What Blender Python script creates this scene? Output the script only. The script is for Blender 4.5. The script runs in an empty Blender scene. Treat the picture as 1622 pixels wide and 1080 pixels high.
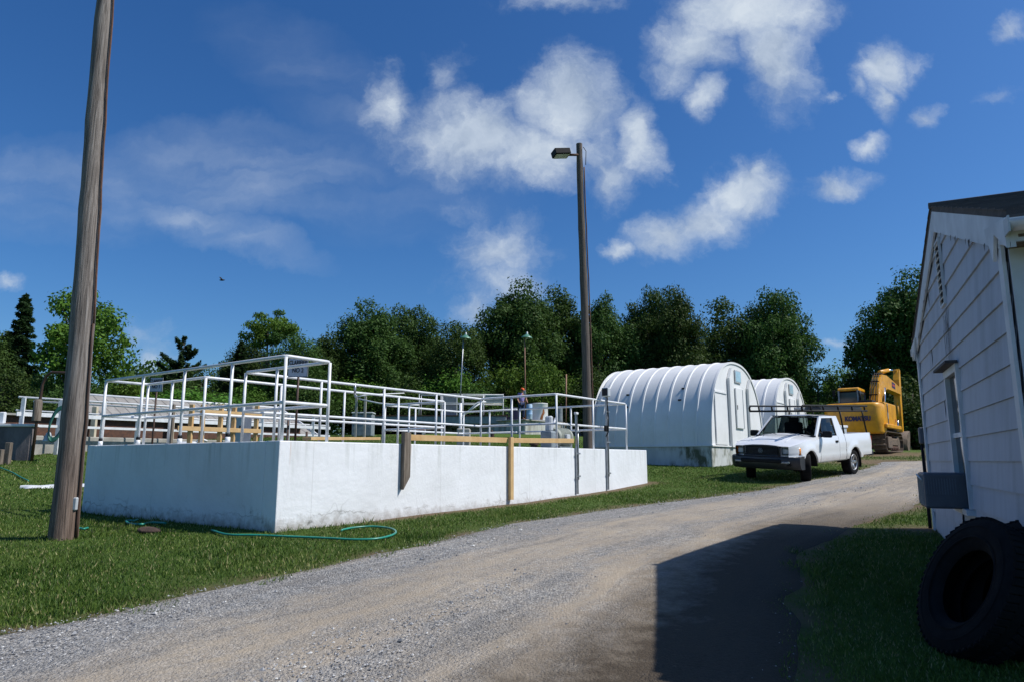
import bpy, bmesh, math, random
import numpy as np
from mathutils import Vector, Matrix, noise as mnoise
R=math.radians; PI=math.pi
random.seed(7); rng=np.random.default_rng(7)
SC=bpy.context.scene; COL=SC.collection
# ------------------------------------------------------------------ camera geometry
F=1104.0; EYE=1.6; PT=math.atan(188/1104); CP,SP=math.cos(PT),math.sin(PT)
def ray(px,py):
    dx=(px-811)/F; dy=(540-py)/F
    return Vector((dx,CP-dy*SP,SP+dy*CP))
def P(px,py,Y):
    r=ray(px,py); k=Y/r.y
    return Vector((r.x*k,Y,EYE+r.z*k))
A1=R(35.84); TD=Vector((math.sin(A1),math.cos(A1),0)); TI=Vector((-math.cos(A1),math.sin(A1),0))
C0=P(443,697,8.6); ZT=1.836; C0.z=0
def TK(s,t,z=0): return C0+TD*s+TI*t+Vector((0,0,z))
# ------------------------------------------------------------------ terrain (thin plate spline through surveyed heights)
_c=[(-9,-9,-.35),(9,-9,-.35),(0,0,.03),(-5,4,.38),(0,4.3,.33),(4,4.2,.34),(-9,7,.62),(9,3,.3),(12,9,.8),
(-2.8,8.6,.74),(-6.8,11.5,.76),(-14,12,.95),(3.2,17,1.05),(1.0,14.6,.92),(7.0,16.8,1.10),(9.0,18.6,1.22),(5.6,9.2,.72),
(5.95,21,1.40),(3.9,24,1.52),(11,27,1.66),(16,31,1.86),(-13,20,1.82),(-20,18,1.75),(-1,21.5,1.80),(-8,22,1.95),(.7,38,2.98),(-9,40,3.0),(-25,40,3.0),
(25,31,1.95),(25,46,2.3),(0,62,3.6),(-40,62,3.6),(40,62,3.2),(12,46,2.7),(20,18,1.3),(-25,5,.8),(-45,25,2.2),(45,20,1.6)]
_c=np.array(_c,float)
def _phi(r2): return .5*r2*np.log(np.maximum(r2,1e-9))
_n=len(_c); _K=_phi(((_c[:,None,:2]-_c[None,:,:2])**2).sum(-1))+np.eye(_n)*1.2
_Pm=np.c_[np.ones(_n),_c[:,:2]]
_w=np.linalg.solve(np.block([[_K,_Pm],[_Pm.T,np.zeros((3,3))]]),np.r_[_c[:,2],0,0,0])
def terr(x,y):
    x=np.atleast_1d(np.asarray(x,float)); y=np.atleast_1d(np.asarray(y,float))
    xc=np.clip(x,-50,50); yc=np.clip(y,-12,66)
    o=np.zeros(x.shape)
    for i in range(_n): o+=_w[i]*_phi((xc-_c[i,0])**2+(yc-_c[i,1])**2)
    o+=_w[_n]+_w[_n+1]*xc+_w[_n+2]*yc
    return o
def T(x,y): return float(terr(x,y)[0])
def G(px,py,dz=0.0):
    r=ray(px,py); lo=1.5; 
    k=lo
    while k<70:
        q=r*k; 
        if EYE+q.z<T(q.x,q.y): break
        k*=1.04
    a,b=k/1.04,k
    for _ in range(14):
        m=(a+b)/2; q=r*m
        if EYE+q.z<T(q.x,q.y): b=m
        else: a=m
    q=r*b; return Vector((q.x,q.y,T(q.x,q.y)+dz))
def onT(x,y,dz=0): return Vector((x,y,T(x,y)+dz))
# ------------------------------------------------------------------ materials
def newmat(name):
    m=bpy.data.materials.new(name); m.use_nodes=True
    nt=m.node_tree; b=nt.nodes['Principled BSDF']; return m,nt,b
def N(nt,t,**k):
    n=nt.nodes.new(t)
    for a,v in k.items():
        if a.startswith('i_'):
            key=a[2:]; key=int(key) if key.isdigit() else key
            n.inputs[key].default_value=v
        else: setattr(n,a,v)
    return n
def L(nt,a,b): nt.links.new(a,b)
def ramp(nt,fac,stops,interp='LINEAR'):
    r=N(nt,'ShaderNodeValToRGB'); r.color_ramp.interpolation=interp
    e=r.color_ramp.elements
    while len(e)<len(stops): e.new(.5)
    for i,(p,c) in enumerate(stops):
        e[i].position=p; e[i].color=(c[0],c[1],c[2],1) if not isinstance(c,(int,float)) else (c,c,c,1)
    L(nt,fac,r.inputs[0]); return r
def coords(nt,scale=(1,1,1),kind='Object'):
    tc=N(nt,'ShaderNodeTexCoord'); mp=N(nt,'ShaderNodeMapping'); mp.inputs['Scale'].default_value=scale
    L(nt,tc.outputs[kind],mp.inputs[0]); return mp.outputs[0]
def noise(nt,vec,scale,detail=5,rough=.6,dist=0):
    n=N(nt,'ShaderNodeTexNoise'); n.inputs['Scale'].default_value=scale; n.inputs['Detail'].default_value=detail
    n.inputs['Roughness'].default_value=rough; n.inputs['Distortion'].default_value=dist
    L(nt,vec,n.inputs['Vector']); return n.outputs[0]
def mix(nt,f,a,b,mode='MIX'):
    m=N(nt,'ShaderNodeMix',data_type='RGBA',blend_type=mode)
    if isinstance(f,(int,float)): m.inputs[0].default_value=f
    else: L(nt,f,m.inputs[0])
    for v,i in ((a,6),(b,7)):
        if isinstance(v,tuple): m.inputs[i].default_value=(v[0],v[1],v[2],1)
        else: L(nt,v,m.inputs[i])
    return m.outputs[2]
def math_(nt,op,a,b=None,c=None,clamp=False):
    m=N(nt,'ShaderNodeMath',operation=op,use_clamp=clamp)
    for i,v in enumerate((a,b,c)):
        if v is None: continue
        if isinstance(v,(int,float)): m.inputs[i].default_value=v
        else: L(nt,v,m.inputs[i])
    return m.outputs[0]
def bump(nt,b,h,strength=.3,dist=.01):
    n=N(nt,'ShaderNodeBump'); n.inputs['Strength'].default_value=strength; n.inputs['Distance'].default_value=dist
    L(nt,h,n.inputs['Height']); L(nt,n.outputs[0],b.inputs['Normal'])
def pm(name,c1,c2=None,scale=6,rough=.6,metal=0,st=(1,1,1),bs=0,bd=.004,spec=.5,coat=0,lo=.35,hi=.65,detail=5):
    m,nt,b=newmat(name); b.inputs['Roughness'].default_value=rough; b.inputs['Metallic'].default_value=metal
    b.inputs['Specular IOR Level'].default_value=spec; b.inputs['Coat Weight'].default_value=coat
    v=coords(nt,st); n=noise(nt,v,scale,detail)
    if c2 is None: c2=tuple(x*.8 for x in c1)
    r=ramp(nt,n,[(lo,c1),(hi,c2)]); L(nt,r.outputs[0],b.inputs['Base Color'])
    if bs>0:
        bump(nt,b,noise(nt,v,scale*6,4),bs,bd)
    return m
M={}
M['white_pipe']=pm('white_pipe',(.74,.75,.76),(.58,.59,.59),9,.38,lo=.4,hi=.75)
M['galv']=pm('galvanised',(.42,.44,.46),(.30,.31,.33),14,.4,metal=.7)
M['black']=pm('black_paint',(.007,.007,.008),(.012,.012,.013),8,.6,spec=.2)
M['rubber']=pm('rubber',(.006,.006,.0065),(.011,.011,.0115),10,.9,bs=.3,spec=.15)
M['darkpole']=pm('dark_brown_pole',(.075,.058,.048),(.15,.12,.10),30,.85,st=(1,1,.05),bs=.5,bd=.02)
M['lumber']=pm('new_lumber',(.62,.42,.20),(.50,.31,.13),5,.7,st=(1,1,1),bs=.2)
M['brown_post']=pm('brown_post',(.045,.022,.015),(.07,.035,.02),8,.6)
M['rust']=pm('rusty_steel',(.13,.055,.03),(.06,.03,.022),9,.8,bs=.3)
M['greymetal']=pm('grey_metal',(.26,.30,.32),(.17,.20,.22),6,.5)
M['concrete']=pm('concrete',(.42,.40,.36),(.27,.26,.23),3,.85,bs=.35)
M['greenlamp']=pm('green_enamel',(.10,.25,.17),(.06,.17,.12),6,.45)
M['navy']=pm('navy',(.012,.014,.06),None,6,.6)
M['glass']=None
def mat_glass():
    m,nt,b=newmat('dark_glass'); b.inputs['Base Color'].default_value=(.02,.03,.03,1)
    b.inputs['Roughness'].default_value=.04; b.inputs['Transmission Weight'].default_value=0
    tr=N(nt,'ShaderNodeBsdfTransparent'); tr.inputs[0].default_value=(.42,.49,.48,1)
    g=N(nt,'ShaderNodeBsdfGlossy'); g.inputs['Roughness'].default_value=.03
    fr=N(nt,'ShaderNodeLayerWeight'); fr.inputs[0].default_value=.06
    mx=N(nt,'ShaderNodeMixShader'); L(nt,fr.outputs[0],mx.inputs[0]); L(nt,tr.outputs[0],mx.inputs[1]); L(nt,g.outputs[0],mx.inputs[2])
    L(nt,mx.outputs[0],nt.nodes['Material Output'].inputs[0]); return m
M['glass']=mat_glass()
def mat_wood_pole():
    m,nt,b=newmat('weathered_pole'); v=coords(nt,(1,1,.045)); n=noise(nt,v,34,7,.65,.3); v2=coords(nt,(1,1,.3)); n2=noise(nt,v2,2.5,3)
    r=ramp(nt,n,[(.30,(.045,.036,.030)),(.48,(.165,.140,.122)),(.62,(.27,.24,.215)),(.8,(.38,.35,.32))])
    tc=N(nt,'ShaderNodeTexCoord'); sx=N(nt,'ShaderNodeSeparateXYZ'); L(nt,tc.outputs['Object'],sx.inputs[0])
    z=ramp(nt,math_(nt,'ADD',math_(nt,'MULTIPLY',sx.outputs[2],.2),math_(nt,'MULTIPLY',n2,.25)),[(.05,(.80,.56,.42)),(.5,(1,1,1))])
    c=mix(nt,1,r.outputs[0],z.outputs[0],'MULTIPLY'); L(nt,c,b.inputs['Base Color']); b.inputs['Roughness'].default_value=.85
    bump(nt,b,n,.9,.02); return m
M['pole']=mat_wood_pole()
def mat_oldwood():
    m,nt,b=newmat('old_grey_wood'); v=coords(nt,(1,1,.08)); n=noise(nt,v,40,6,.6)
    r=ramp(nt,n,[(.3,(.07,.05,.035)),(.7,(.24,.20,.16))]); L(nt,r.outputs[0],b.inputs['Base Color']); b.inputs['Roughness'].default_value=.85
    bump(nt,b,n,.6,.01); return m
M['oldwood']=mat_oldwood()
def mat_white_wall():
    m,nt,b=newmat('painted_concrete_wall'); tc=N(nt,'ShaderNodeTexCoord'); sx=N(nt,'ShaderNodeSeparateXYZ'); L(nt,tc.outputs['Object'],sx.inputs[0])
    v=coords(nt,(1,1,1)); n1=noise(nt,v,1.1,6,.65); n2=noise(nt,v,9,6,.7); vs=coords(nt,(6,6,.35)); n3=noise(nt,vs,1.3,5,.7)
    base=mix(nt,ramp(nt,n1,[(.35,0),(.7,1)]).outputs[0],(.80,.815,.83),(.70,.71,.715))
    # drips from the top edge
    topm=ramp(nt,sx.outputs[2],[(.55,0),(1.1,.55)]).outputs[0]
    dr=math_(nt,'MULTIPLY',ramp(nt,n3,[(.52,0),(.72,1)]).outputs[0],topm)
    c=mix(nt,dr,base,(.40,.42,.38))
    # splash dirt at the foot
    h=math_(nt,'ADD',sx.outputs[2],math_(nt,'MULTIPLY',math_(nt,'SUBTRACT',n2,.5),-.45))
    ft=ramp(nt,h,[(-.02,1),(.20,0)]).outputs[0]
    c=mix(nt,math_(nt,'MULTIPLY',ft,.75),c,(.25,.21,.165))
    mo=math_(nt,'MULTIPLY',ramp(nt,noise(nt,v,3.2,8,.75),[(.60,0),(.70,1)]).outputs[0],ramp(nt,sx.outputs[2],[(.05,1),(.55,0)]).outputs[0])
    c=mix(nt,math_(nt,'MULTIPLY',mo,.8),c,(.06,.065,.05))
    # hairline crack
    cr=N(nt,'ShaderNodeTexVoronoi',feature='DISTANCE_TO_EDGE'); cr.inputs['Scale'].default_value=.55
    vw=N(nt,'ShaderNodeVectorMath',operation='ADD'); L(nt,v,vw.inputs[0])
    nn=N(nt,'ShaderNodeTexNoise'); nn.inputs['Scale'].default_value=2; L(nt,v,nn.inputs['Vector']); L(nt,nn.outputs['Color'],vw.inputs[1]); L(nt,vw.outputs[0],cr.inputs['Vector'])
    ck=ramp(nt,cr.outputs[0],[(.002,1),(.006,0)]).outputs[0]
    lowm=ramp(nt,sx.outputs[2],[(.10,1),(.38,.08)]).outputs[0]
    c=mix(nt,math_(nt,'MULTIPLY',math_(nt,'MULTIPLY',ck,.6),lowm),c,(.25,.24,.22))
    wv=math_(nt,'ABSOLUTE',math_(nt,'SUBTRACT',math_(nt,'SUBTRACT',sx.outputs[2],.17),math_(nt,'MULTIPLY',math_(nt,'SUBTRACT',noise(nt,coords(nt,(1,1,.2)),1.6,7,.7),.5),.35)))
    hl=math_(nt,'MULTIPLY',ramp(nt,wv,[(.004,1),(.011,0)]).outputs[0],ramp(nt,noise(nt,v,1.3,4),[(.48,0),(.58,.45)]).outputs[0]); c=mix(nt,hl,c,(.20,.19,.17))
    jx=math_(nt,'ABSOLUTE',math_(nt,'SUBTRACT',math_(nt,'FRACT',math_(nt,'DIVIDE',math_(nt,'ADD',sx.outputs[0],.7),2.44)),.5)); c=mix(nt,ramp(nt,jx,[(.0012,.35),(.0035,0)]).outputs[0],c,(.35,.34,.32))
    rs_=math_(nt,'MULTIPLY',ramp(nt,noise(nt,coords(nt,(9,9,.3)),1.1,4,.6),[(.66,0),(.76,.55)]).outputs[0],ramp(nt,sx.outputs[2],[(.75,0),(1.1,1)]).outputs[0]); c=mix(nt,rs_,c,(.42,.26,.15))
    L(nt,c,b.inputs['Base Color']); b.inputs['Roughness'].default_value=.7
    bump(nt,b,math_(nt,'ADD',n2,math_(nt,'MULTIPLY',n1,2)),.35,.02); return m
M['wall']=mat_white_wall()
def mat_fiberglass():
    m,nt,b=newmat('white_fiberglass'); v=coords(nt); n=noise(nt,v,.9,6,.7); n2=noise(nt,coords(nt,(5,5,.5)),1.2,5,.7)
    c=mix(nt,ramp(nt,n,[(.4,0),(.8,1)]).outputs[0],(.76,.76,.75),(.62,.62,.60))
    c=mix(nt,ramp(nt,n2,[(.60,0),(.8,.5)]).outputs[0],c,(.45,.44,.38))
    sp=ramp(nt,noise(nt,v,4,9,.8),[(.66,0),(.71,.7)]).outputs[0]; c=mix(nt,sp,c,(.12,.13,.12))
    L(nt,c,b.inputs['Base Color']); b.inputs['Roughness'].default_value=.55; b.inputs['Specular IOR Level'].default_value=.3; return m
M['fiber']=mat_fiberglass()
def mat_found():
    m,nt,b=newmat('mouldy_foundation'); v=coords(nt); n=noise(nt,coords(nt,(3,3,.8)),1.5,8,.75)
    c=mix(nt,ramp(nt,n,[(.42,0),(.56,1)]).outputs[0],(.50,.51,.48),(.10,.105,.065))
    c=mix(nt,ramp(nt,noise(nt,v,.8,3),[(.45,0),(.55,.8)]).outputs[0],c,(.56,.58,.58))
    L(nt,c,b.inputs['Base Color']); b.inputs['Roughness'].default_value=.85; return m
M['found']=mat_found()
def mat_siding():
    m,nt,b=newmat('white_siding'); v=coords(nt,(4,4,.3)); n=noise(nt,v,.8,6,.7); n2=noise(nt,coords(nt),14,4); n3=noise(nt,coords(nt),1.3,5,.7)
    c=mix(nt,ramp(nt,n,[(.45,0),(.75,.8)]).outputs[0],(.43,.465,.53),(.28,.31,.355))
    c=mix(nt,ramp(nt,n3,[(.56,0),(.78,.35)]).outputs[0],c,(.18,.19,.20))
    L(nt,c,b.inputs['Base Color']); b.inputs['Roughness'].default_value=.6; bump(nt,b,n2,.2,.004); return m
M['siding']=mat_siding()
M['trim']=pm('white_trim',(.66,.69,.72),(.50,.52,.54),3,.5)
M['mould']=pm('black_mould',(.035,.037,.036),(.10,.10,.10),12,.9)
def mat_shingle(name,c1,c2):
    m,nt,b=newmat(name); v=coords(nt,(1,1,1)); br=N(nt,'ShaderNodeTexVoronoi'); br.inputs['Scale'].default_value=7
    L(nt,coords(nt,(1,1,2)),br.inputs['Vector']); n=noise(nt,v,30,5)
    c=mix(nt,br.outputs['Color'],c1,c2); c=mix(nt,.4,c,mix(nt,n,c2,c1)); L(nt,c,b.inputs['Base Color']); b.inputs['Roughness'].default_value=.9
    bump(nt,b,n,.6,.01); return m
M['shingle']=mat_shingle('asphalt_shingles',(.045,.042,.042),(.11,.10,.095))
M['oldroof']=pm('grey_weathered_roof',(.30,.285,.26),(.22,.205,.185),3,.85,st=(1,1,1),bs=.4,bd=.02)
def mat_carpaint():
    m,nt,b=newmat('white_car_paint'); tc=N(nt,'ShaderNodeTexCoord'); sx=N(nt,'ShaderNodeSeparateXYZ'); L(nt,tc.outputs['Object'],sx.inputs[0])
    n=noise(nt,coords(nt),4,6,.7)
    h=math_(nt,'ADD',sx.outputs[2],math_(nt,'MULTIPLY',n,.25))
    d=ramp(nt,h,[(.52,.75),(.72,.0)]).outputs[0]
    c=mix(nt,d,mix(nt,n,(.80,.81,.82),(.74,.75,.76)),(.42,.37,.30)); L(nt,c,b.inputs['Base Color'])
    b.inputs['Roughness'].default_value=.28; b.inputs['Coat Weight'].default_value=.6; b.inputs['Coat Roughness'].default_value=.08; return m
M['car']=mat_carpaint()
M['bumper']=pm('dark_plastic',(.018,.020,.026),(.03,.032,.038),9,.42)
M['dirtyyellow']=pm('yellow_machine_paint',(.74,.34,.008),(.48,.21,.008),2.5,.42,coat=.15,bs=.05,detail=8,lo=.42,hi=.72)
M['track']=pm('muddy_track',(.17,.12,.08),(.08,.06,.045),7,.9,bs=.5,bd=.02)
M['chrome']=pm('chrome',(.7,.7,.72),None,5,.15,metal=1)
M['alloy']=pm('alloy',(.5,.5,.5),(.3,.3,.3),9,.35,metal=.8)
M['amber']=pm('amber_lens',(.85,.30,.02),(.75,.22,.02),20,.2)
M['lens']=pm('headlamp_lens',(.16,.20,.22),(.09,.12,.13),25,.08,coat=1)
M['redlens']=pm('red_lens',(.45,.03,.02),None,20,.2)
M['interior']=pm('dark_interior',(.02,.02,.022),None,5,.8)
M['skin']=pm('skin',(.50,.26,.17),(.42,.20,.13),12,.55)
M['jeans']=pm('denim',(.035,.06,.14),(.02,.035,.09),20,.9)
M['purple']=pm('lavender_cloth',(.33,.28,.60),(.27,.22,.50),15,.85)
M['darkcloth']=pm('dark_cloth',(.03,.03,.035),None,15,.9)
M['orange']=pm('orange_cloth',(.85,.12,.02),(.75,.09,.02),10,.7)
M['hair']=pm('dark_hair',(.03,.018,.01),None,30,.7)
M['hose']=pm('green_hose',(.02,.27,.19),(.02,.19,.14),6,.35)
M['dkhose']=pm('dark_green_hose',(.03,.13,.09),(.02,.08,.06),6,.4)
M['bluebarrel']=pm('pale_blue_plastic',(.22,.42,.68),(.55,.62,.66),2.5,.5)
M['stone']=pm('brown_stone',(.09,.055,.04),(.04,.025,.02),8,.9,bs=.5,bd=.02)
M['boxgrey']=pm('pale_grey_box',(.52,.55,.56),(.42,.44,.46),5,.5)
M['signface']=pm('sign_face',(.44,.48,.55),(.36,.40,.46),4,.5)
M['ink']=pm('black_ink',(.01,.01,.012),None,5,.6)
M['textblue']=pm('dark_blue_lettering',(.02,.015,.09),None,5,.5)
M['motor']=pm('grey_green_motor',(.34,.36,.30),(.25,.27,.23),6,.6)
M['rustpatch']=pm('orange_rust',(.40,.15,.05),(.25,.09,.03),10,.9)
M['bird']=pm('dark_feathers',(.05,.045,.04),None,10,.8)
M['pink']=pm('pink_cloth',(.65,.30,.32),None,10,.9)
M['redcloth']=pm('red_cloth',(.45,.05,.05),None,10,.9)
M['darkwood']=pm('dark_weathered_wall',(.17,.15,.15),(.075,.062,.062),1.8,.9,st=(1,1,.4),bs=.5,bd=.02)
M['acgrey']=pm('air_conditioner_metal',(.10,.11,.13),(.075,.083,.10),5,.5)
def mat_water():
    m,nt,b=newmat('dark_water'); b.inputs['Base Color'].default_value=(.02,.03,.022,1); b.inputs['Roughness'].default_value=.06
    bump(nt,b,noise(nt,coords(nt),7,3),.15,.01); return m
M['water']=mat_water()
# ------------------------------------------------------------------ mesh building
class MB:
    def __init__(s): s.bm=bmesh.new()
    def _x(s,vs,mtx):
        if mtx is not None:
            for v in vs: v.co=mtx@v.co
    def box(s,c,size,mtx=None,bev=0,seg=1):
        c=Vector(c); r=bmesh.ops.create_cube(s.bm,size=1); vs=r['verts']
        for v in vs: v.co=Vector((v.co.x*size[0],v.co.y*size[1],v.co.z*size[2]))+c
        if bev>0:
            es={e for v in vs for e in v.link_edges}
            q=bmesh.ops.bevel(s.bm,geom=list(es),offset=bev,segments=seg,profile=.5,affect='EDGES')
            vs=[v for v in s.bm.verts if v.is_valid and (v in set(q['verts']) or v in set(vs))] if False else q['verts']
        s._x(vs,mtx); return s
    def prism(s,pts,d,mtx=None,bev=0):
        "pts 3d polygon, extruded along vector d"
        d=Vector(d); a=[s.bm.verts.new(Vector(p)) for p in pts]; b=[s.bm.verts.new(Vector(p)+d) for p in pts]; n=len(a)
        s.bm.faces.new(a); s.bm.faces.new(b[::-1])
        for i in range(n): s.bm.faces.new((a[i],b[i],b[(i+1)%n],a[(i+1)%n]))
        if bev>0:
            es={e for v in a+b for e in v.link_edges}
            q=bmesh.ops.bevel(s.bm,geom=list(es),offset=bev,segments=2,profile=.5,affect='EDGES'); s._x(q['verts'],mtx)
        else: s._x(a+b,mtx)
        return s
    def tube(s,pts,r,seg=10,cap=True,mtx=None,sm=True):
        pts=[Vector(p) for p in pts]; n=len(pts); rs=r if isinstance(r,(list,tuple)) else [r]*n
        up=None; rings=[]
        for i in range(n):
            if i==0: t=pts[1]-pts[0]
            elif i==n-1: t=pts[-1]-pts[-2]
            else: t=(pts[i+1]-pts[i]).normalized()+(pts[i]-pts[i-1]).normalized()
            t.normalize()
            if up is None:
                up=Vector((0,0,1)) if abs(t.z)<.9 else Vector((1,0,0))
            u=(up-t*up.dot(t)).normalized(); w=t.cross(u); up=u
            k=1.0
            if 0<i<n-1:
                ca=(pts[i+1]-pts[i]).normalized().dot((pts[i]-pts[i-1]).normalized()); k=1/max(.5,math.sqrt((1+ca)/2))
            rings.append([s.bm.verts.new(pts[i]+(u*math.cos(2*PI*j/seg)+w*math.sin(2*PI*j/seg))*rs[i]) for j in range(seg)])
        fs=[]
        for i in range(n-1):
            for j in range(seg):
                f=s.bm.faces.new((rings[i][j],rings[i][(j+1)%seg],rings[i+1][(j+1)%seg],rings[i+1][j])); f.smooth=sm
        if cap: s.bm.faces.new(rings[0][::-1]); s.bm.faces.new(rings[-1])
        s._x([v for q in rings for v in q],mtx); return s
    def lathe(s,prof,seg=24,mtx=None,sm=True,close=False):
        "prof list of (r,z)"
        rings=[]
        for r,z in prof: rings.append([s.bm.verts.new((max(r,1e-4)*math.cos(2*PI*j/seg),max(r,1e-4)*math.sin(2*PI*j/seg),z)) for j in range(seg)])
        m=len(rings)
        for i in range(m if close else m-1):
            a,b=rings[i],rings[(i+1)%m]
            for j in range(seg):
                f=s.bm.faces.new((a[j],a[(j+1)%seg],b[(j+1)%seg],b[j])); f.smooth=sm
        s._x([v for q in rings for v in q],mtx); return s
    def grid(s,pts,sm=True,mtx=None,flip=False):
        vs=[[s.bm.verts.new(Vector(p)) for p in row] for row in pts]
        for i in range(len(vs)-1):
            for j in range(len(vs[0])-1):
                q=(vs[i][j],vs[i][j+1],vs[i+1][j+1],vs[i+1][j])
                try:
                    f=s.bm.faces.new(q[::-1] if flip else q); f.smooth=sm
                except ValueError: pass
        s._x([v for q in vs for v in q],mtx); return s
    def poly(s,pts,mtx=None):
        a=[s.bm.verts.new(Vector(p)) for p in pts]; s.bm.faces.new(a); s._x(a,mtx); return s
    def build(s,name,mat,parent=None,world=False,recalc=True,solid=0,weld=False,sharp=None):
        if weld: bmesh.ops.remove_doubles(s.bm,verts=s.bm.verts,dist=1e-4)
        if recalc: bmesh.ops.recalc_face_normals(s.bm,faces=s.bm.faces)
        if solid:
            bmesh.ops.solidify(s.bm,geom=list(s.bm.faces),thickness=solid)
        me=bpy.data.meshes.new(name); s.bm.to_mesh(me); s.bm.free()
        if sharp is not None:
            try: me.set_sharp_from_angle(angle=R(sharp))
            except Exception: pass
        return link(name,me,mat,parent,world)
def link(name,me,mat,parent=None,world=False):
    o=bpy.data.objects.new(name,me); COL.objects.link(o)
    for m in (mat if isinstance(mat,list) else [mat]): me.materials.append(M[m] if isinstance(m,str) else m)
    if parent is not None:
        if world: me.transform(wm(parent).inverted())
        o.parent=parent
    return o
def wm(o):
    m=Matrix.Translation(o.location)@o.rotation_euler.to_matrix().to_4x4()@Matrix.Diagonal(tuple(o.scale)+(1,))
    return wm(o.parent)@m if o.parent else m
def tag(o,label,cat,group=None,kind=None):
    if label: o['label']=label
    if cat: o['category']=cat
    if group: o['group']=group
    if kind: o['kind']=kind
    return o
def thing(name,label,cat,loc=(0,0,0),rz=0,group=None,rot=None):
    o=bpy.data.objects.new(name,None); COL.objects.link(o); o.location=Vector(loc); o.rotation_euler=rot if rot else (0,0,rz)
    o.empty_display_size=.2
    return tag(o,label,cat,group)
def struct(o): o['kind']='structure'; return o
def recenter(o,p):
    "give a one-mesh thing its origin at p"
    p=Vector(p); o.data.transform(Matrix.Translation(-p)); o.location=p; return o
def dup(root,loc=None,label=None,rz=None,scale=None):
    def cp(o,par):
        c=o.copy(); COL.objects.link(c)
        if par: c.parent=par
        for ch in o.children: cp(ch,c)
        return c
    r=cp(root,None)
    if loc is not None: r.location=Vector(loc)
    if rz is not None: r.rotation_euler=(0,0,rz)
    if scale is not None: r.scale=scale
    if label: r['label']=label
    return r
def mesh_np(name,verts,faces_n,nv,mat,attr=None):
    "verts (n,3); faces_n faces each with nv consecutive vertices"
    me=bpy.data.meshes.new(name); me.vertices.add(len(verts)); me.vertices.foreach_set('co',np.asarray(verts,np.float32).ravel())
    me.loops.add(faces_n*nv); me.loops.foreach_set('vertex_index',np.arange(faces_n*nv,dtype=np.int32))
    me.polygons.add(faces_n); me.polygons.foreach_set('loop_start',np.arange(0,faces_n*nv,nv,dtype=np.int32))
    try: me.polygons.foreach_set('loop_total',np.full(faces_n,nv,np.int32))
    except Exception: pass
    if attr is not None:
        a=me.attributes.new('rnd','FLOAT','FACE'); a.data.foreach_set('value',np.asarray(attr,np.float32))
    me.update(calc_edges=True)
    if mat is not None: me.materials.append(M[mat] if isinstance(mat,str) else mat)
    return me
def text_mesh(s,size,ext=.004,off=0.0,sx=1.0):
    cu=bpy.data.curves.new('t','FONT'); cu.body=s; cu.size=size; cu.extrude=ext; cu.offset=off; cu.align_x='CENTER'; cu.align_y='CENTER'
    o=bpy.data.objects.new('t',cu); COL.objects.link(o); bpy.context.view_layer.update()
    dg=bpy.context.evaluated_depsgraph_get(); me=bpy.data.meshes.new_from_object(o.evaluated_get(dg)); 
    bpy.data.objects.remove(o); bpy.data.curves.remove(cu)
    me.transform(Matrix.Diagonal((sx,1,1,1))); me.materials.clear(); return me
def frame(origin,xd,zd=Vector((0,0,1))):
    "matrix with local x along xd, z along zd"
    x=Vector(xd).normalized(); z=Vector(zd); z=(z-x*z.dot(x)).normalized(); y=z.cross(x)
    m=Matrix((x,y,z)).transposed().to_4x4(); m.translation=Vector(origin); return m
M['stainwall']=pm('streaked_concrete',(.55,.56,.52),(.26,.25,.20),1.2,.85,st=(3,3,.5),bs=.2)
M['signface2']=pm('streaked_board',(.34,.36,.34),(.24,.26,.25),4,.6)
M['lumberpale']=pm('pale_timber',(.60,.53,.40),(.46,.40,.28),5,.8)
M['slate']=pm('slate_metal',(.13,.15,.19),(.09,.105,.14),4,.5)
# ------------------------------------------------------------------ ROAD outline (ground coordinates)
_Lpx=[(0,1000),(110,980),(200,962),(330,936),(480,903),(620,873),(740,843),(830,825),(900,814),(1000,802),(1080,791),(1180,779),(1250,768),(1320,754),(1375,741),(1395,731)]
_Rpx=[(1235,1075),(1245,980),(1262,910),(1292,868),(1345,838),(1400,816),(1458,796)]
Lg=[G(*p) for p in _Lpx]; Rg=[G(*p) for p in _Rpx]
def _resamp(pts,n):
    p=np.array([(q[0],q[1]) for q in pts]); d=np.r_[0,np.cumsum(np.linalg.norm(np.diff(p,axis=0),axis=1))]
    t=np.linspace(0,d[-1],n); return np.c_[np.interp(t,d,p[:,0]),np.interp(t,d,p[:,1])]
Lall=[(-14,-8),(-9.5,-1.5)]+[(-6.0,2.0)]+[(q.x,q.y) for q in Lg]
Lall+=[(16.2,25.5),(17.3,28.3),(21,31.5),(28,35)]
Rall=[(4,-8),(3.2,-3),(2.4,1.2),(1.9,3.2)]+[(q.x,q.y) for q in Rg]
last=Rall[-1]; Rall+=[(last[0]+2.2,last[1]+3),(13.5,21),(18,26),(24,28.5),(30,31)]
NL=220
LB=_resamp(Lall,NL); RB=_resamp(Rall,NL)
def sn(x,y,s,k): # cheap smooth pseudo noise
    r=np.random.default_rng(k); o=0
    for i in range(6):
        a=r.uniform(0,2*PI); f=s*r.uniform(.5,2.2); o=o+np.sin((x*math.cos(a)+y*math.sin(a))*f+r.uniform(0,6))
    return o/6
LB[:,0]+=.10*sn(LB[:,0],LB[:,1],2.2,1)+.05*sn(LB[:,0],LB[:,1],9,2); LB[:,1]+=.10*sn(LB[:,0],LB[:,1],2.5,3)+.05*sn(LB[:,0],LB[:,1],8,4)
RB[:,0]+=.15*sn(RB[:,0],RB[:,1],2,5)+.06*sn(RB[:,0],RB[:,1],9,6)
road_poly=np.r_[LB,RB[::-1]]
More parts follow.
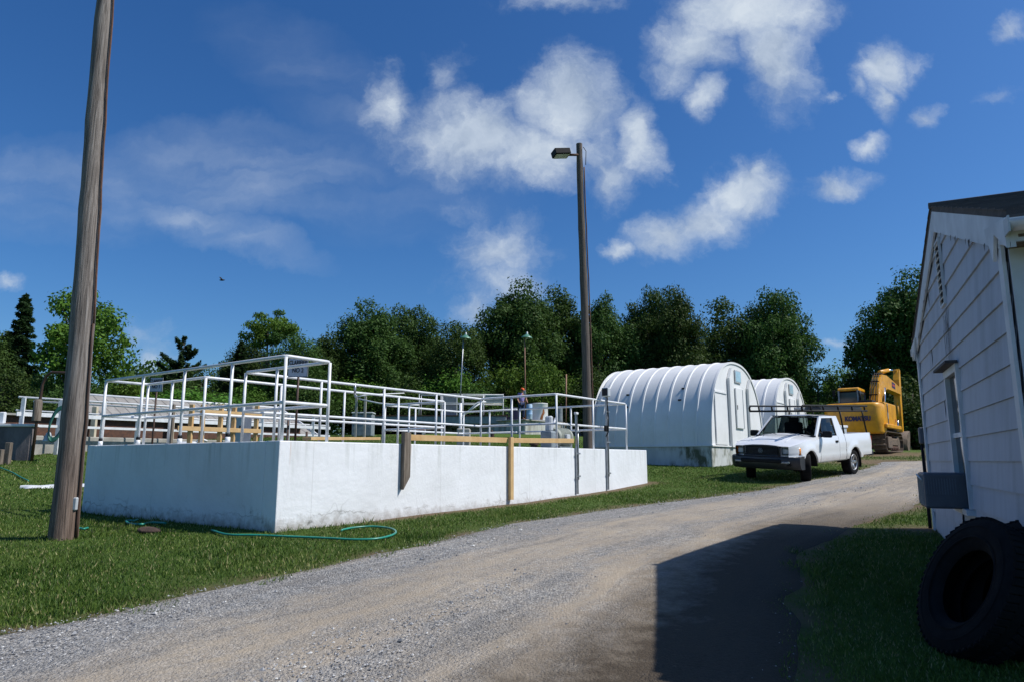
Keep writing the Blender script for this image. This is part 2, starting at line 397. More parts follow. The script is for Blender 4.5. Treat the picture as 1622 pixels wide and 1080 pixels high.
def in_poly(x,y,poly):
    inside=np.zeros(x.shape,bool); n=len(poly); j=n-1
    for i in range(n):
        xi,yi=poly[i]; xj,yj=poly[j]
        c=((yi>y)!=(yj>y))
        if yj!=yi: c&=(x<(xj-xi)*(y-yi)/(yj-yi)+xi); inside^=c
        j=i
    return inside
# ------------------------------------------------------------------ ground materials
def mat_lawn():
    m,nt,b=newmat('lawn_soil_and_grass'); v=coords(nt); n1=noise(nt,v,.45,5,.6); n2=noise(nt,v,3.5,6,.7); n3=noise(nt,v,40,5,.7); n4=noise(nt,v,170,3,.7)
    c=mix(nt,ramp(nt,n3,[(.35,0),(.65,1)]).outputs[0],(.045,.10,.014),(.11,.185,.028))
    c=mix(nt,ramp(nt,n2,[(.45,0),(.75,.7)]).outputs[0],c,(.14,.17,.045))
    c=mix(nt,ramp(nt,n1,[(.60,0),(.78,.55)]).outputs[0],c,(.20,.15,.08))
    # bare earth along the foot of the walls and at the road edge, stored as attribute
    at=N(nt,'ShaderNodeAttribute',attribute_name='bare'); 
    f=math_(nt,'MULTIPLY',at.outputs['Fac'],ramp(nt,n2,[(.30,.5),(.55,1.3)]).outputs[0],clamp=True)
    c=mix(nt,f,c,mix(nt,n3,(.25,.18,.11),(.15,.105,.06)))
    L(nt,c,b.inputs['Base Color']); b.inputs['Roughness'].default_value=.95; b.inputs['Specular IOR Level'].default_value=.2
    bump(nt,b,math_(nt,'ADD',n3,math_(nt,'MULTIPLY',n4,.6)),.9,.05); return m
def mat_road():
    m,nt,b=newmat('gravel_track'); v=coords(nt)
    uv=N(nt,'ShaderNodeUVMap'); uv.uv_map='UVMap'; s=N(nt,'ShaderNodeSeparateXYZ'); L(nt,uv.outputs[0],s.inputs[0])
    wob=math_(nt,'MULTIPLY',math_(nt,'SUBTRACT',noise(nt,v,.35,4,.6),.5),.34)
    u=math_(nt,'ADD',s.outputs[0],wob)
    vo=N(nt,'ShaderNodeTexVoronoi'); vo.inputs['Scale'].default_value=42; L(nt,v,vo.inputs['Vector'])
    vo2=N(nt,'ShaderNodeTexVoronoi'); vo2.inputs['Scale'].default_value=90; L(nt,v,vo2.inputs['Vector'])
    sv=N(nt,'ShaderNodeSeparateColor'); L(nt,vo.outputs['Color'],sv.inputs[0])
    sv2=N(nt,'ShaderNodeSeparateColor'); L(nt,vo2.outputs['Color'],sv2.inputs[0])
    nm=noise(nt,v,5,6,.7); nf=noise(nt,v,60,4,.7)
    g=math_(nt,'ADD',math_(nt,'MULTIPLY',sv.outputs[0],.5),math_(nt,'MULTIPLY',sv2.outputs[0],.5))
    grav=ramp(nt,g,[(.08,(.13,.13,.13)),(.4,(.28,.275,.265)),(.72,(.42,.405,.38)),(.95,(.64,.61,.56))]).outputs[0]
    dust=mix(nt,nf,(.52,.43,.315),(.34,.27,.19))
    rut=ramp(nt,u,[(.0,.1),(.15,.05),(.30,.9),(.44,.75),(.54,.25),(.64,.9),(.80,1),(.92,.9)]).outputs[0]
    cu=N(nt,'ShaderNodeCombineXYZ'); L(nt,math_(nt,'MULTIPLY',s.outputs[0],9),cu.inputs[0]); L(nt,math_(nt,'MULTIPLY',s.outputs[1],16),cu.inputs[1]); stk=noise(nt,cu.outputs[0],1.6,6,.65,.4)
    f=math_(nt,'ADD',math_(nt,'ADD',math_(nt,'MULTIPLY',rut,.92),-.04),math_(nt,'ADD',math_(nt,'MULTIPLY',math_(nt,'SUBTRACT',nm,.5),1.3),math_(nt,'MULTIPLY',math_(nt,'SUBTRACT',stk,.5),2.2)),clamp=True)
    f=math_(nt,'ADD',math_(nt,'MULTIPLY',f,.85),math_(nt,'MULTIPLY',math_(nt,'SUBTRACT',nf,.5),.5),clamp=True)
    c=mix(nt,f,grav,dust)
    ed=ramp(nt,math_(nt,'ADD',s.outputs[0],math_(nt,'MULTIPLY',math_(nt,'SUBTRACT',nm,.5),.08)),[(.0,.8),(.035,0),(.95,0),(1,.8)]).outputs[0]
    c=mix(nt,ed,c,(.17,.13,.08))
    big=noise(nt,v,.8,3,.5); c=mix(nt,ramp(nt,big,[(.35,.25),(.65,0)]).outputs[0],c,(.14,.13,.12)); c=mix(nt,ramp(nt,stk,[(.32,.35),(.50,0)]).outputs[0],c,(.17,.145,.115))
    dk=ramp(nt,math_(nt,'ADD',u,math_(nt,'MULTIPLY',math_(nt,'SUBTRACT',nm,.5),.25)),[(.66,0),(.84,.92)]).outputs[0]; nearm=ramp(nt,s.outputs[1],[(.33,1),(.45,0)]).outputs[0]; c=mix(nt,math_(nt,'MULTIPLY',dk,nearm),c,mix(nt,nf,(.075,.054,.034),(.035,.026,.017)))  # brown soil near the shed, its colour darkened to deepen the shed's shadow
    L(nt,c,b.inputs['Base Color']); b.inputs['Roughness'].default_value=.95; b.inputs['Specular IOR Level'].default_value=.25
    h=math_(nt,'ADD',math_(nt,'MULTIPLY',vo.outputs['Distance'],-1.0),math_(nt,'MULTIPLY',vo2.outputs['Distance'],-.6))
    h=math_(nt,'ADD',math_(nt,'MULTIPLY',h,math_(nt,'SUBTRACT',1.1,f)),math_(nt,'MULTIPLY',nf,.5))
    bump(nt,b,h,.9,.022); return m
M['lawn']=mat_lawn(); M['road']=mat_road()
# ground sheet : warped grid, fine near the camera, reaching the horizon
def axis(lim,near,n1,n2):
    a=np.linspace(-near,near,n1); t=np.linspace(0,1,n2+1)[1:]; b=near+(lim-near)*t**3
    return np.r_[-b[::-1],a,b]
gx=axis(900,34,170,16); gy=np.r_[-(9+891*np.linspace(0,1,10)[::-1]**3),np.linspace(-8.8,46,270),46+(850)*np.linspace(0,1,20)[1:]**3]
X,Y=np.meshgrid(gx,gy); Z=terr(X.ravel(),Y.ravel()).reshape(X.shape)
def dist_seg(x,y,a,b):
    ax,ay=a; bx,by=b; d2=(bx-ax)**2+(by-ay)**2; t=np.clip(((x-ax)*(bx-ax)+(y-ay)*(by-ay))/d2,0,1)
    return np.hypot(x-ax-t*(bx-ax),y-ay-t*(by-ay))
def bare_fn(x,y):
    a=TK(0,0); b=TK(10.4,0); d=dist_seg(x,y,(a.x,a.y),(b.x,b.y)); o=np.clip(1-(d-.15)/.25,0,1)*np.clip(((x-a.x)*TD.x+(y-a.y)*TD.y)*.7-.3,0,1)
    # dirt margin along the road
    dl=np.full(x.shape,9.)
    for i in range(0,NL-3,3): dl=np.minimum(dl,dist_seg(x,y,LB[i],LB[i+3])); dl=np.minimum(dl,dist_seg(x,y,RB[i],RB[i+3])*.8)
    far=np.clip((y-7)/8,.25,1)
    o=np.maximum(o,np.clip(1-dl/(.10+.42*far),0,1)*np.clip(.75+.7*sn(x,y,3.5,61),.15,1))
    # worn patch under the truck, the excavator stand and by the shed corner
    for (cx,cy,r) in ((13,24.5,3.5),(15.8,31,4.5),(5.3,9.3,.5),(-11.3,8.0,.8)): o=np.maximum(o,np.clip(1.2-np.hypot(x-cx,y-cy)/r,0,1))
    return o
xs,ys=X.ravel(),Y.ravel(); near=(np.abs(xs)<34)&(ys>-9)&(ys<46); bare=np.zeros(xs.shape); bare[near]=bare_fn(xs[near],ys[near])
Zb=Z.ravel()+.012*sn(xs,ys,3,11)*near
nx,ny=len(gx),len(gy)
idx=np.arange(nx*ny).reshape(ny,nx); q=np.stack([idx[:-1,:-1],idx[:-1,1:],idx[1:,1:],idx[1:,:-1]],-1).reshape(-1,4)
me=bpy.data.meshes.new('ground'); me.from_pydata(np.c_[xs,ys,Zb].tolist(),[],q.tolist()); me.update()
at=me.attributes.new('bare','FLOAT','POINT'); at.data.foreach_set('value',bare.astype(np.float32))
me.polygons.foreach_set('use_smooth',[True]*len(me.polygons))
ground=link('ground',me,'lawn'); struct(ground)
# road sheet
nc=36; rows=[]; uvs=[]
for i in range(NL):
    for j in range(nc+1):
        u=j/nc; p=LB[i]*(1-u)+RB[i]*u; rows.append(p)
        uvs.append((u,i/NL))
rows=np.array(rows); uvs=np.array(uvs)
rz=terr(rows[:,0],rows[:,1])+.024+.010*sn(rows[:,0],rows[:,1],2.3,21)+.02*np.cos((uvs[:,0]-.08)*4*PI)*-.6
edge=np.minimum(uvs[:,0],1-uvs[:,0]); rz-=.02*np.clip(1-edge/.04,0,1)
idx=np.arange(NL*(nc+1)).reshape(NL,nc+1); q=np.stack([idx[:-1,:-1],idx[:-1,1:],idx[1:,1:],idx[1:,:-1]],-1).reshape(-1,4)
me=bpy.data.meshes.new('gravel_road'); me.from_pydata(np.c_[rows,rz].tolist(),[],q.tolist()); me.update()
ul=me.uv_layers.new(name='UVMap'); li=np.zeros(len(me.loops),np.int32); me.loops.foreach_get('vertex_index',li); ul.data.foreach_set('uv',uvs[li].astype(np.float32).ravel())
me.polygons.foreach_set('use_smooth',[True]*len(me.polygons))
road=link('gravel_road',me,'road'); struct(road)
# ------------------------------------------------------------------ grass blades + loose stones
def mat_grass():
    m,nt,b=newmat('grass_blades'); at=N(nt,'ShaderNodeAttribute',attribute_name='rnd')
    v=coords(nt); n=noise(nt,v,1.1,4,.6)
    c=ramp(nt,at.outputs['Fac'],[(0,(.032,.080,.010)),(.5,(.088,.155,.022)),(.84,(.19,.245,.05)),(.92,(.34,.32,.13)),(1,(.42,.37,.19))]).outputs[0]
    c=mix(nt,ramp(nt,n,[(.45,0),(.7,.55)]).outputs[0],c,(.15,.21,.04))
    L(nt,c,b.inputs['Base Color']); b.inputs['Roughness'].default_value=.6; b.inputs['Specular IOR Level'].default_value=.3
    tl=N(nt,'ShaderNodeBsdfTranslucent'); L(nt,c,tl.inputs[0]); mx=N(nt,'ShaderNodeMixShader'); mx.inputs[0].default_value=.3
    L(nt,b.outputs[0],mx.inputs[1]); L(nt,tl.outputs[0],mx.inputs[2]); L(nt,mx.outputs[0],nt.nodes['Material Output'].inputs[0]); return m
M['grass']=mat_grass()
def blocked(x,y):
    s=(x-C0.x)*TD.x+(y-C0.y)*TD.y; t=(x-C0.x)*TI.x+(y-C0.y)*TI.y
    b=(s>-.02)&(s<10.42)&(t>-.02)&(t<5.2)
    return b
NB=760000
az=rng.uniform(R(-44),R(44),NB); r=3.2*np.exp(rng.uniform(0,1,NB)**.9*math.log(34/3.2)); x=np.sin(az)*r; y=np.cos(az)*r
inp=in_poly(x,y,road_poly); near_=np.full(x.shape,9.)
for i in range(0,NL-3,3):
    near_=np.minimum(near_,np.minimum(dist_seg(x,y,LB[i],LB[i+3]),dist_seg(x,y,RB[i],RB[i+3])))
keep=~inp|((near_<.26*np.clip(.5+1.3*sn(x,y,6,71),0,1.3))&(rng.uniform(0,1,NB)<.5))
keep&=~blocked(x,y); x,y,r=x[keep],y[keep],r[keep]
bz=bare_fn(x,y); patch=sn(x,y,2.5,31)
keep=rng.uniform(0,1,len(x))>bz*1.15+np.clip(patch*.5-.12,0,.5)*.4; x,y,r,patch=x[keep],y[keep],r[keep],patch[keep]
n=len(x); z=terr(x,y); h=rng.uniform(.011,.030,n)*(1+.35*sn(x,y,1.2,33))*(1+.02*r); tall=rng.uniform(0,1,n)<.012; h[tall]*=2.0; cl=sn(x,y,7,35); h*=np.where(cl>.32,1.7,1.0)
a0=TK(0,0); a1=TK(0,5.1); a2=TK(10.4,0); dw_=np.minimum(dist_seg(x,y,(a0.x,a0.y),(a1.x,a1.y)),dist_seg(x,y,(a0.x,a0.y),(a2.x,a2.y))*1.6); dp_=np.hypot(x+5.4,y-8.45); h*=1+1.6*np.clip(1-dw_/.16,0,1)*rng.uniform(0,1,n)+1.8*np.clip(1-(dp_-.15)/.15,0,1)*rng.uniform(0,1,n)
w=rng.uniform(.0025,.0052,n)*(1+.11*r); a=rng.uniform(0,2*PI,n); la=rng.uniform(0,2*PI,n); ln=h*rng.uniform(.2,1.0,n)
V=np.zeros((n,3,3)); V[:,0]=np.c_[x-np.cos(a)*w,y-np.sin(a)*w,z-.01]; V[:,1]=np.c_[x+np.cos(a)*w,y+np.sin(a)*w,z-.01]; V[:,2]=np.c_[x+np.cos(la)*ln,y+np.sin(la)*ln,z+h]
pb=sn(x,y,.9,37); rn=np.clip(rng.beta(2,3,n)+patch*.16+pb*.14,0,1); rn[rng.uniform(0,1,n)<.06+.08*np.clip(patch,0,1)]=.97
g=link('grass',mesh_np('grass',V.reshape(-1,3),n,3,None,rn),'grass'); tag(g,'short mown green grass with paler dry blades',"grass",None,'stuff')
# loose stones
def mat_stones():
    m,nt,b=newmat('loose_stones'); at=N(nt,'ShaderNodeAttribute',attribute_name='rnd')
    c=ramp(nt,at.outputs['Fac'],[(0,(.10,.105,.115)),(.5,(.26,.265,.275)),(.85,(.40,.39,.38)),(1,(.62,.61,.58))]).outputs[0]
    L(nt,c,b.inputs['Base Color']); b.inputs['Roughness'].default_value=.85; return m
M['stones']=mat_stones()
NS=60000
az=rng.uniform(R(-46),R(46),NS); r=3.0*np.exp(rng.uniform(0,1,NS)*math.log(22/3.0)); x=np.sin(az)*r; y=np.cos(az)*r
dr_=np.full(x.shape,9.)
for i in range(0,NL-3,3): dr_=np.minimum(dr_,dist_seg(x,y,RB[i],RB[i+3]))
keep=in_poly(x,y,road_poly)&(sn(x,y,1.3,41)+rng.normal(0,.35,NS)>-.25)&~((dr_<2.3)&(y<12)&(rng.uniform(0,1,NS)<.93)); x,y,r=x[keep],y[keep],r[keep]; n=len(x)
z=terr(x,y)+.022; s_=rng.uniform(.003,.009,n)*(1+.05*r); s_[rng.uniform(0,1,n)<.02]*=2.2
base=np.array([(1,0,0),(0,1,0),(-1,0,0),(0,-1,0),(0,0,.75)],float); tri=[(0,1,4),(1,2,4),(2,3,4),(3,0,4)]
ang=rng.uniform(0,2*PI,n); pts=np.zeros((n,5,3)); jit=rng.uniform(.55,1.3,(n,5,1)); bb=base[None]*jit
pts[:,:,0]=bb[:,:,0]*np.cos(ang)[:,None]-bb[:,:,1]*np.sin(ang)[:,None]; pts[:,:,1]=bb[:,:,0]*np.sin(ang)[:,None]+bb[:,:,1]*np.cos(ang)[:,None]; pts[:,:,2]=bb[:,:,2]
pts=pts*s_[:,None,None]+np.c_[x,y,z-.001][:,None,:]
V=pts[:,np.array(tri).ravel(),:].reshape(-1,3); rr=np.repeat(rng.uniform(0,1,n),4)
g=link('loose_gravel',mesh_np('loose_gravel',V,n*4,3,None,rr),'stones'); tag(g,'loose grey stones scattered over the gravel road','gravel',None,'stuff')
# ------------------------------------------------------------------ TANK
GB=.55 # bottom of walls (below grade)
tank=thing('concrete_tank','long low white painted concrete tank with open basins, nearest to the road','tank',TK(0,0,.74),math.atan2(TD.y,TD.x))
LT,WT=10.4,5.1
def tbox(mb,s0,s1,t0,t1,z0,z1,bev=0,seg=1):
    mb.box(((s0+s1)/2,(t0+t1)/2,(z0+z1)/2-.74),(s1-s0,t1-t0,z1-z0),bev=bev,seg=seg); return mb
def subdiv_wall(mb): pass
b=MB(); tbox(b,0,LT,0,.28,GB,ZT,.012,2); tbox(b,0,LT,WT-.28,WT,GB,ZT,.012,2); tbox(b,.0,.28,.285,WT-.285,GB,ZT-.002,.008); tbox(b,LT-.28,LT,.285,WT-.285,GB,ZT-.002,.008)
b.build('wall','wall',tank)
b=MB(); tbox(b,.285,.80,.285,WT-.285,ZT-.2,ZT-.006); tbox(b,.805,6.5,2.0,3.1,ZT-.2,ZT-.006); tbox(b,6.505,LT-.285,.285,WT-.285,ZT-.2,ZT-.006); b.build('deck','concrete',tank)
b=MB(); b.poly([(.3,.3,.55),(LT-.3,.3,.55),(LT-.3,WT-.3,.55),(.3,WT-.3,.55)]); b.build('water_surface','water',tank)
def guard_rail(label,path,posts,sleeves=(),zt=2.90,zm=2.315,z0=ZT,r=.0225):
    g=thing('guard_rail',label,'railing',TK(path[0][0],path[0][1],z0),0,'white pipe railings on the concrete tank')
    for nm,z in (('top_rail',zt),('mid_rail',zm)):
        pts=[]
        for i,(s,t) in enumerate(path):
            p=TK(s,t,z)
            if 0<i<len(path)-1:
                a=TK(*path[i-1],z); c=TK(*path[i+1],z); pts+= [p+(a-p).normalized()*.05,p+(a-p).normalized()*.015+(c-p).normalized()*.015,p+(c-p).normalized()*.05]
            else: pts.append(p)
        MB().tube(pts,r,10).build(nm,'white_pipe',g,True)
    for k,(s,t) in enumerate(posts):
        po=MB().tube([TK(s,t,z0-.004),TK(s,t,zt-.01)],r*.95,10).build('post','white_pipe',g,True)
        if k in sleeves:
            MB().tube([TK(s,t,z0),TK(s,t,z0+.07)],r*1.5,12).build('collar','white_pipe',po,True)
            MB().tube([TK(s,t,z0+.071),TK(s,t,z0+.115)],r*1.35,12).build('sleeve','black',po,True)
    return g
o_=.10
P1=[(o_,WT-o_-.1),(o_,o_),(.8,o_),(.8,2.02),(6.5,2.02),(6.5,o_),(9.55,o_),(9.55,3.15)]
ps1=[(o_,WT-.2),(o_,3.67),(o_,2.47),(o_,1.27),(o_,o_),(.8,o_),(.8,1.25),(.8,2.02),(2.22,2.02),(3.65,2.02),(5.07,2.02),(6.5,2.02),(6.5,1.2),(6.5,o_),(7.98,o_),(9.55,o_),(9.55,1.6),(9.55,3.15)]
guard_rail('tall white pipe railing zigzagging along the tank edge nearest the road',P1,ps1,(0,1,2,3))
P2=[(o_,WT-.2),(.8,WT-.2),(.8,3.1),(6.55,3.1),(6.55,WT-.1),(9.5,WT-.1),(9.5,3.2)]
ps2=[(.8,WT-.2),(.8,4.1),(.8,3.1),(2.22,3.1),(3.65,3.1),(5.1,3.1),(6.55,3.1),(6.55,4.2),(6.55,WT-.1),(7.6,WT-.1),(8.6,WT-.1),(9.5,WT-.1),(9.5,4.1)]
guard_rail('white pipe railing along the far basin of the tank, behind the nearer railing',P2,ps2)
# chain hook on rail
def world_thing(name,label,cat,loc,**k): return thing(name,label,cat,loc,**k)
t=thing('pipe_clamp','small grey clamp hanging from the top rail above the basin','clamp',TK(2.95,2.02,2.9))
b=MB(); b.tube([TK(2.95,2.02,2.93),TK(2.95,2.02,2.72)],.02,8); b.build('hanger','galv',t,True)
MB().box(TK(2.95,1.99,2.70),(.05,.05,.05),bev=.01).build('lock','galv',t,True)
# timber barrier along the road side
def plank(name,a,b_,w,h,mat,parent,up=Vector((0,0,1))):
    a=Vector(a); b_=Vector(b_); m=frame((a+b_)/2,b_-a,up); return MB().box((0,0,0),((b_-a).length,w,h),m,bev=.003).build(name,mat,parent,True)
t=thing('timber_barrier','new pine board rail nailed to posts along the tank top by the road','barrier',TK(4.7,-.04,1.0))
plank('board',TK(2.15,.02,1.93),TK(4.72,.02,1.945),.038,.088,'lumber',t); plank('board',TK(4.80,.02,1.945),TK(7.0,.02,1.985),.038,.088,'lumber',t)
# short weathered post with slanted foot
b=MB(); pts=[(2.08,-.075,1.18),(2.21,-.075,1.36),(2.21,-.075,2.0),(2.08,-.075,2.0)]
b.prism([TK(s,t_,z) for s,t_,z in pts],TI*.07); b.build('post','oldwood',t,True)['label']='short weathered grey post with a slanted foot'
MB().box((0,0,0),(.09,.05,1.08),frame(TK(4.76,-.045,1.46),TD)).build('post','lumber',t,True)
# plank lying behind
pa=P(486,694,9.75); pb=P(597,694,11.6); t=tag(MB().box((0,0,0),((pb-pa).length,.14,.045),frame((pa+pb)/2,pb-pa),bev=.003).build('loose_plank','lumber'),'loose new pine plank laid across the basin behind the tank wall','plank'); recenter(t,(pa+pb)/2)
# steel channel posts with lamp
def strut_post(label,s,z0,z1,lamp):
    t=thing('steel_post',label,'post',TK(s,-.04,z0),0,None)
    m=frame(TK(s,-.03,(z0+z1)/2),TD)
    b=MB(); h=z1-z0
    b.box((0,.018,0),(.045,.004,h),m); b.box((-.021,-.0,0),(.004,.034,h),m); b.box((.021,0,0),(.004,.034,h),m); b.build('channel','galv',t,True)
    MB().tube([TK(s+.07,-.02,z0+.28),TK(s+.07,-.02,z1-.25 if not lamp else z1-.15)],.016,8).build('conduit','galv',t,True)
    for zz in (z0+.35,(z0+z1)/2,z1-.35): MB().box((0,0,0),(.15,.012,.03),frame(TK(s+.03,-.05,zz),TD)).build('clamp','galv',t,True)
    return t
t=strut_post('shorter steel channel post with conduit bolted to the tank wall',7.05,.93,2.53,False)
MB().box((0,0,0),(.10,.06,.05),frame(TK(7.05,-.03,2.54),TD),bev=.01).build('cap','white_pipe',t,True)
t=strut_post('taller steel channel post with floodlight box on top, near the tank end',8.35,.97,3.0,True)
h=MB().box((0,0,0),(.13,.16,.20),frame(TK(8.30,-.06,3.07),TD),bev=.02,seg=2).build('floodlight','boxgrey',t,True)
MB().box((0,0,0),(.006,.13,.16),frame(TK(8.228,-.06,3.07),TD)).build('lens','interior',h,True)
b=MB(); b.tube([TK(8.33,-.07,2.96),TK(8.27,-.10,2.8),TK(8.31,-.1,2.5),TK(8.30,-.09,2.2),TK(8.26,-.05,2.1)],.012,6); b.build('cable','black',t,True)
MB().box((0,0,0),(.10,.05,.13),frame(TK(8.27,-.05,2.28),TD),bev=.01).build('switch','black',t,True)
# drive motor on deck
t=thing('drive_motor','grey green electric gearmotor on the tank deck behind the steel posts','motor',TK(8.2,1.1,ZT),math.atan2(TD.y,TD.x))
mx=Matrix.Translation((0,0,.26))@Matrix.Rotation(PI/2,4,'Y')
prof=[(.02,-.30),(.20,-.30),(.22,-.27)]
for i in range(12): z=-.25+i*.04; prof+=[(.225,z),(.225,z+.02),(.205,z+.022),(.205,z+.038)]
prof+=[(.22,.26),(.16,.31),(.02,.31)]
MB().lathe(prof,28,mx).build('motor_housing','motor',t,sharp=30)
MB().box((-.05,-.24,.26),(.16,.08,.14),bev=.012).build('terminal_box','boxgrey',t)
MB().box((0,0,.03),(.52,.36,.06),bev=.008).build('base_plate','greymetal',t)
MB().box((-.46,0,.20),(.22,.3,.40),bev=.04,seg=2).build('gearbox','greymetal',t)
MB().box((-.42,0,.56),(.14,.16,.34),bev=.03).build('bracket','boxgrey',t)
MB().tube([(-.30,.0,.42),(-.12,.05,.62),(-.05,.05,.70)],.03,8).build('lever','white_pipe',t)
# signs
def sign(label,base,z0,z1,px0,px1,py0,py1,Yd,lines,rz):
    c=P((px0+px1)/2,(py0+py1)/2,Yd); w=(px1-px0)*Yd/1120/math.cos(rz)*1.0; h=(py1-py0)*Yd/1120
    t=thing('tank_sign',label,'sign',(c.x,c.y,z0),rz,'clarifier signs on dark posts')
    MB().tube([(0,0.02,0),(0,0.02,c.z-z0+h*.45)],.018,8).build('post','brown_post',t)
    f=MB().box((0,0,c.z-z0),(w,.012,h),bev=.003).build('sign_board','signface',t)
    b=MB(); b.box((0,-.009,c.z-z0+h*.49),(w,.004,.008)); b.box((0,-.009,c.z-z0-h*.49),(w,.004,.008)); b.box((w*.49,-.009,c.z-z0),(.008,.004,h)); b.build('border','ink',f)
    for tx,sz,dz,sx in lines:
        me=text_mesh(tx,sz*h,.002,.004*h,sx); me.transform(Matrix.Translation((0,-.012,c.z-z0+dz*h))@Matrix.Rotation(PI/2,4,'X')); link('lettering',me,'ink',f)
    return t
sign('square grey sign reading CLARIFIER NO 2 on a dark post, above the tank corner',None,ZT-.3,0,456,489,566,597,10.6,[('CLARIFIER',.33,.24,.66),('NO 2',.33,-.16,.8)],R(-8))
sign('square grey sign reading CLARIFIER NO 1 on a thin post, behind the tank at left',None,1.2,0,237.5,258.5,597,620,13.6,[('CLARIFIER',.33,.24,.66),('NO 1',.33,-.16,.8)],R(-6))
# small brown posts near corner
for px,y0,y1,Yd,lab in ((457,660,697,12.5,'thin brown steel stake standing behind the corner of the tank'),(486,683,697,11.5,'short black steel stub beside the near corner of the tank')):
    a=P(px,y0,Yd); o=MB().tube([(a.x,a.y,1.2),(a.x,a.y,a.z)],.02,8).build('steel_stake','brown_post'); tag(o,lab,'stake'); recenter(o,(a.x,a.y,1.2))
# ------------------------------------------------------------------ UTILITY POLES
def pole(label,base,top,r0,r1,name='utility_pole',mt='pole'):
    base=Vector(base); top=Vector(top); t=thing(name,label,'pole',base)
    n=26; pts=[]; rs=[]
    for i in range(n):
        f=i/(n-1); p=(top-base)*f; p+=Vector((.025*math.sin(f*5),.02*math.cos(f*4),0)); p.z=((top-base)*f).z; pts.append(p); rs.append(r0+(r1-r0)*f+.004*math.sin(f*37)+.003*math.sin(f*71))
    rs[0]*=1.06
    MB().tube(pts,rs,26).build('shaft',mt,t,sharp=60); return t,pts,rs
bp=P(99,843,8.45); bp.z=T(bp.x,bp.y)-.1
tp=P(174,-30,8.5)
t,pts,rs=pole('tall weathered wooden utility pole leaning slightly on the lawn at left',bp,tp,.150,.104)
MB().tube([p+Vector((rs[i]+.022,-.03,0)) for i,p in enumerate(pts) if i>=9],.012,8).build('conduit','rust',t)
MB().tube([pts[i]+Vector((rs[i]+.016,-.03,.0 if i else .1)) for i in range(0,10)],.014,8).build('conduit','brown_post',t)
c=P(120,797,8.45)-bp
MB().box((c.x+.01,c.y-.02,c.z),(.06,.07,.15),bev=.01).build('junction_box','boxgrey',t)
Y2=22.5; b2=P(931,700,Y2); b2.z=T(b2.x,b2.y)-.1; t2=P(918.5,229,Y2)
t,pts,rs=pole('wooden lamp pole with a box floodlight at its top, beside the first arched hut',b2,t2,.155,.105,'lamp_pole','darkpole')
top=pts[-1]
MB().tube([top+Vector((0,-.05,-.42)),top+Vector((-.42,-.12,-.45))],.045,8).build('arm','rust',t)
lp=MB(); m=Matrix.Translation(top+Vector((-.62,-.15,-.42)))@Matrix.Rotation(R(-14),4,'Y')@Matrix.Rotation(R(18),4,'Z')
lp.prism([(-.30,-.20,-.06),(.26,-.20,-.10),(.26,.20,-.10),(-.30,.20,-.06)],(0,0,.20),m,bev=.015); lamp=lp.build('lamp_housing','black',t)
MB().poly([(-.27,-.17,-.085),(.22,-.17,-.118),(.22,.17,-.118),(-.27,.17,-.085)],m).build('lens','boxgrey',lamp)
MB().tube([p+Vector((rs[i]+.03,-.05,0)) for i,p in enumerate(pts) if i<24],.022,8).build('conduit','rust',t)
b=MB(); b.tube([top+Vector((.13,-.08,-.15)),top+Vector((.22,-.08,-.3)),top+Vector((.20,-.08,-.8))],.012,6); b.build('cable','black',t)
# ------------------------------------------------------------------ SHED (right)
AB=R(24.6); BD=Vector((math.sin(AB),math.cos(AB),0)); BO=Vector((math.cos(AB),-math.sin(AB),0)) # along gable wall (away), and inwards (away from track)
Yf=9.25; FC=P(1482,826,Yf); W=5.35; zb=FC.z-.05
NCn=FC-BD*W; NCn.z=0; FCg=Vector((FC.x,FC.y,0))
shed=thing('white_shed','white clapboard shed with gable end facing the gravel road, in shade','shed',(NCn.x,NCn.y,.3),math.atan2(BD.y,BD.x))
# local frame: x along gable wall from near to far, y = inwards -> rotate: local y axis = left of x; inwards is right => negative y
ZE=3.12
APX=4.11
ze=ZE-.3; za=APX-.3-.06; LB_=8.5; zg=.02
hw=W/2
def roofz(x): return ze+(za-ze)*(1-abs(x-hw)/hw)
def gable_course(x0,x1,z0,z1,t0,t1,mb):
    "one lap-siding course, clipped to gable; tilted: bottom proud"
    def clip(z):
        if z<=ze: return x0,x1
        f=(z-ze)/(za-ze); return max(x0,hw*f),min(x1,W-hw*f)
    a0,a1=clip(z0); b0,b1=clip(z1)
    if a1-a0<.05: return
    if b1-b0<.02: b0=b1=(a0+a1)/2
    # face, y negative inwards so outward is +y
    v=[(a0,t0,z0),(a1,t0,z0),(b1,t1,z1),(b0,t1,z1)]; mb.poly(v); mb.poly([(a0,t0,z0),(a1,t0,z0),(a1,0,z0+.001),(a0,0,z0+.001)])
wx0,wx1,wz0,wz1=W*.5-.36,W*.5+.30,.86,2.12   # window opening (local z)
b=MB(); pitch=.212; z=zg; k=0
while z<za:
    z1=min(z+pitch,za-.005); 
    segs=[(0,W)]
    if z1>wz0 and z<wz1: segs=[(0,wx0),(wx1,W)]
    for s0,s1 in segs: gable_course(s0,s1,z,z1,.020,.004,b)
    z+=pitch; k+=1
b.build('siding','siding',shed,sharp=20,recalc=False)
# joints between boards (thin battens)
z=zg; random.seed(3)
while z<za-.3:
    for _ in range(1):
        x=random.uniform(.2,W-.2)
        if random.random()<.55: continue
        if abs(x-W/2)<.6 and z<2.3: continue
        if z>ze and abs(x-hw)>hw*(1-(z-ze)/(za-ze))-.2: continue
        MB().box((x,.016,z+pitch/2),(.006,.006,pitch*.93)).build('board_joint','mould',shed)
    z+=pitch
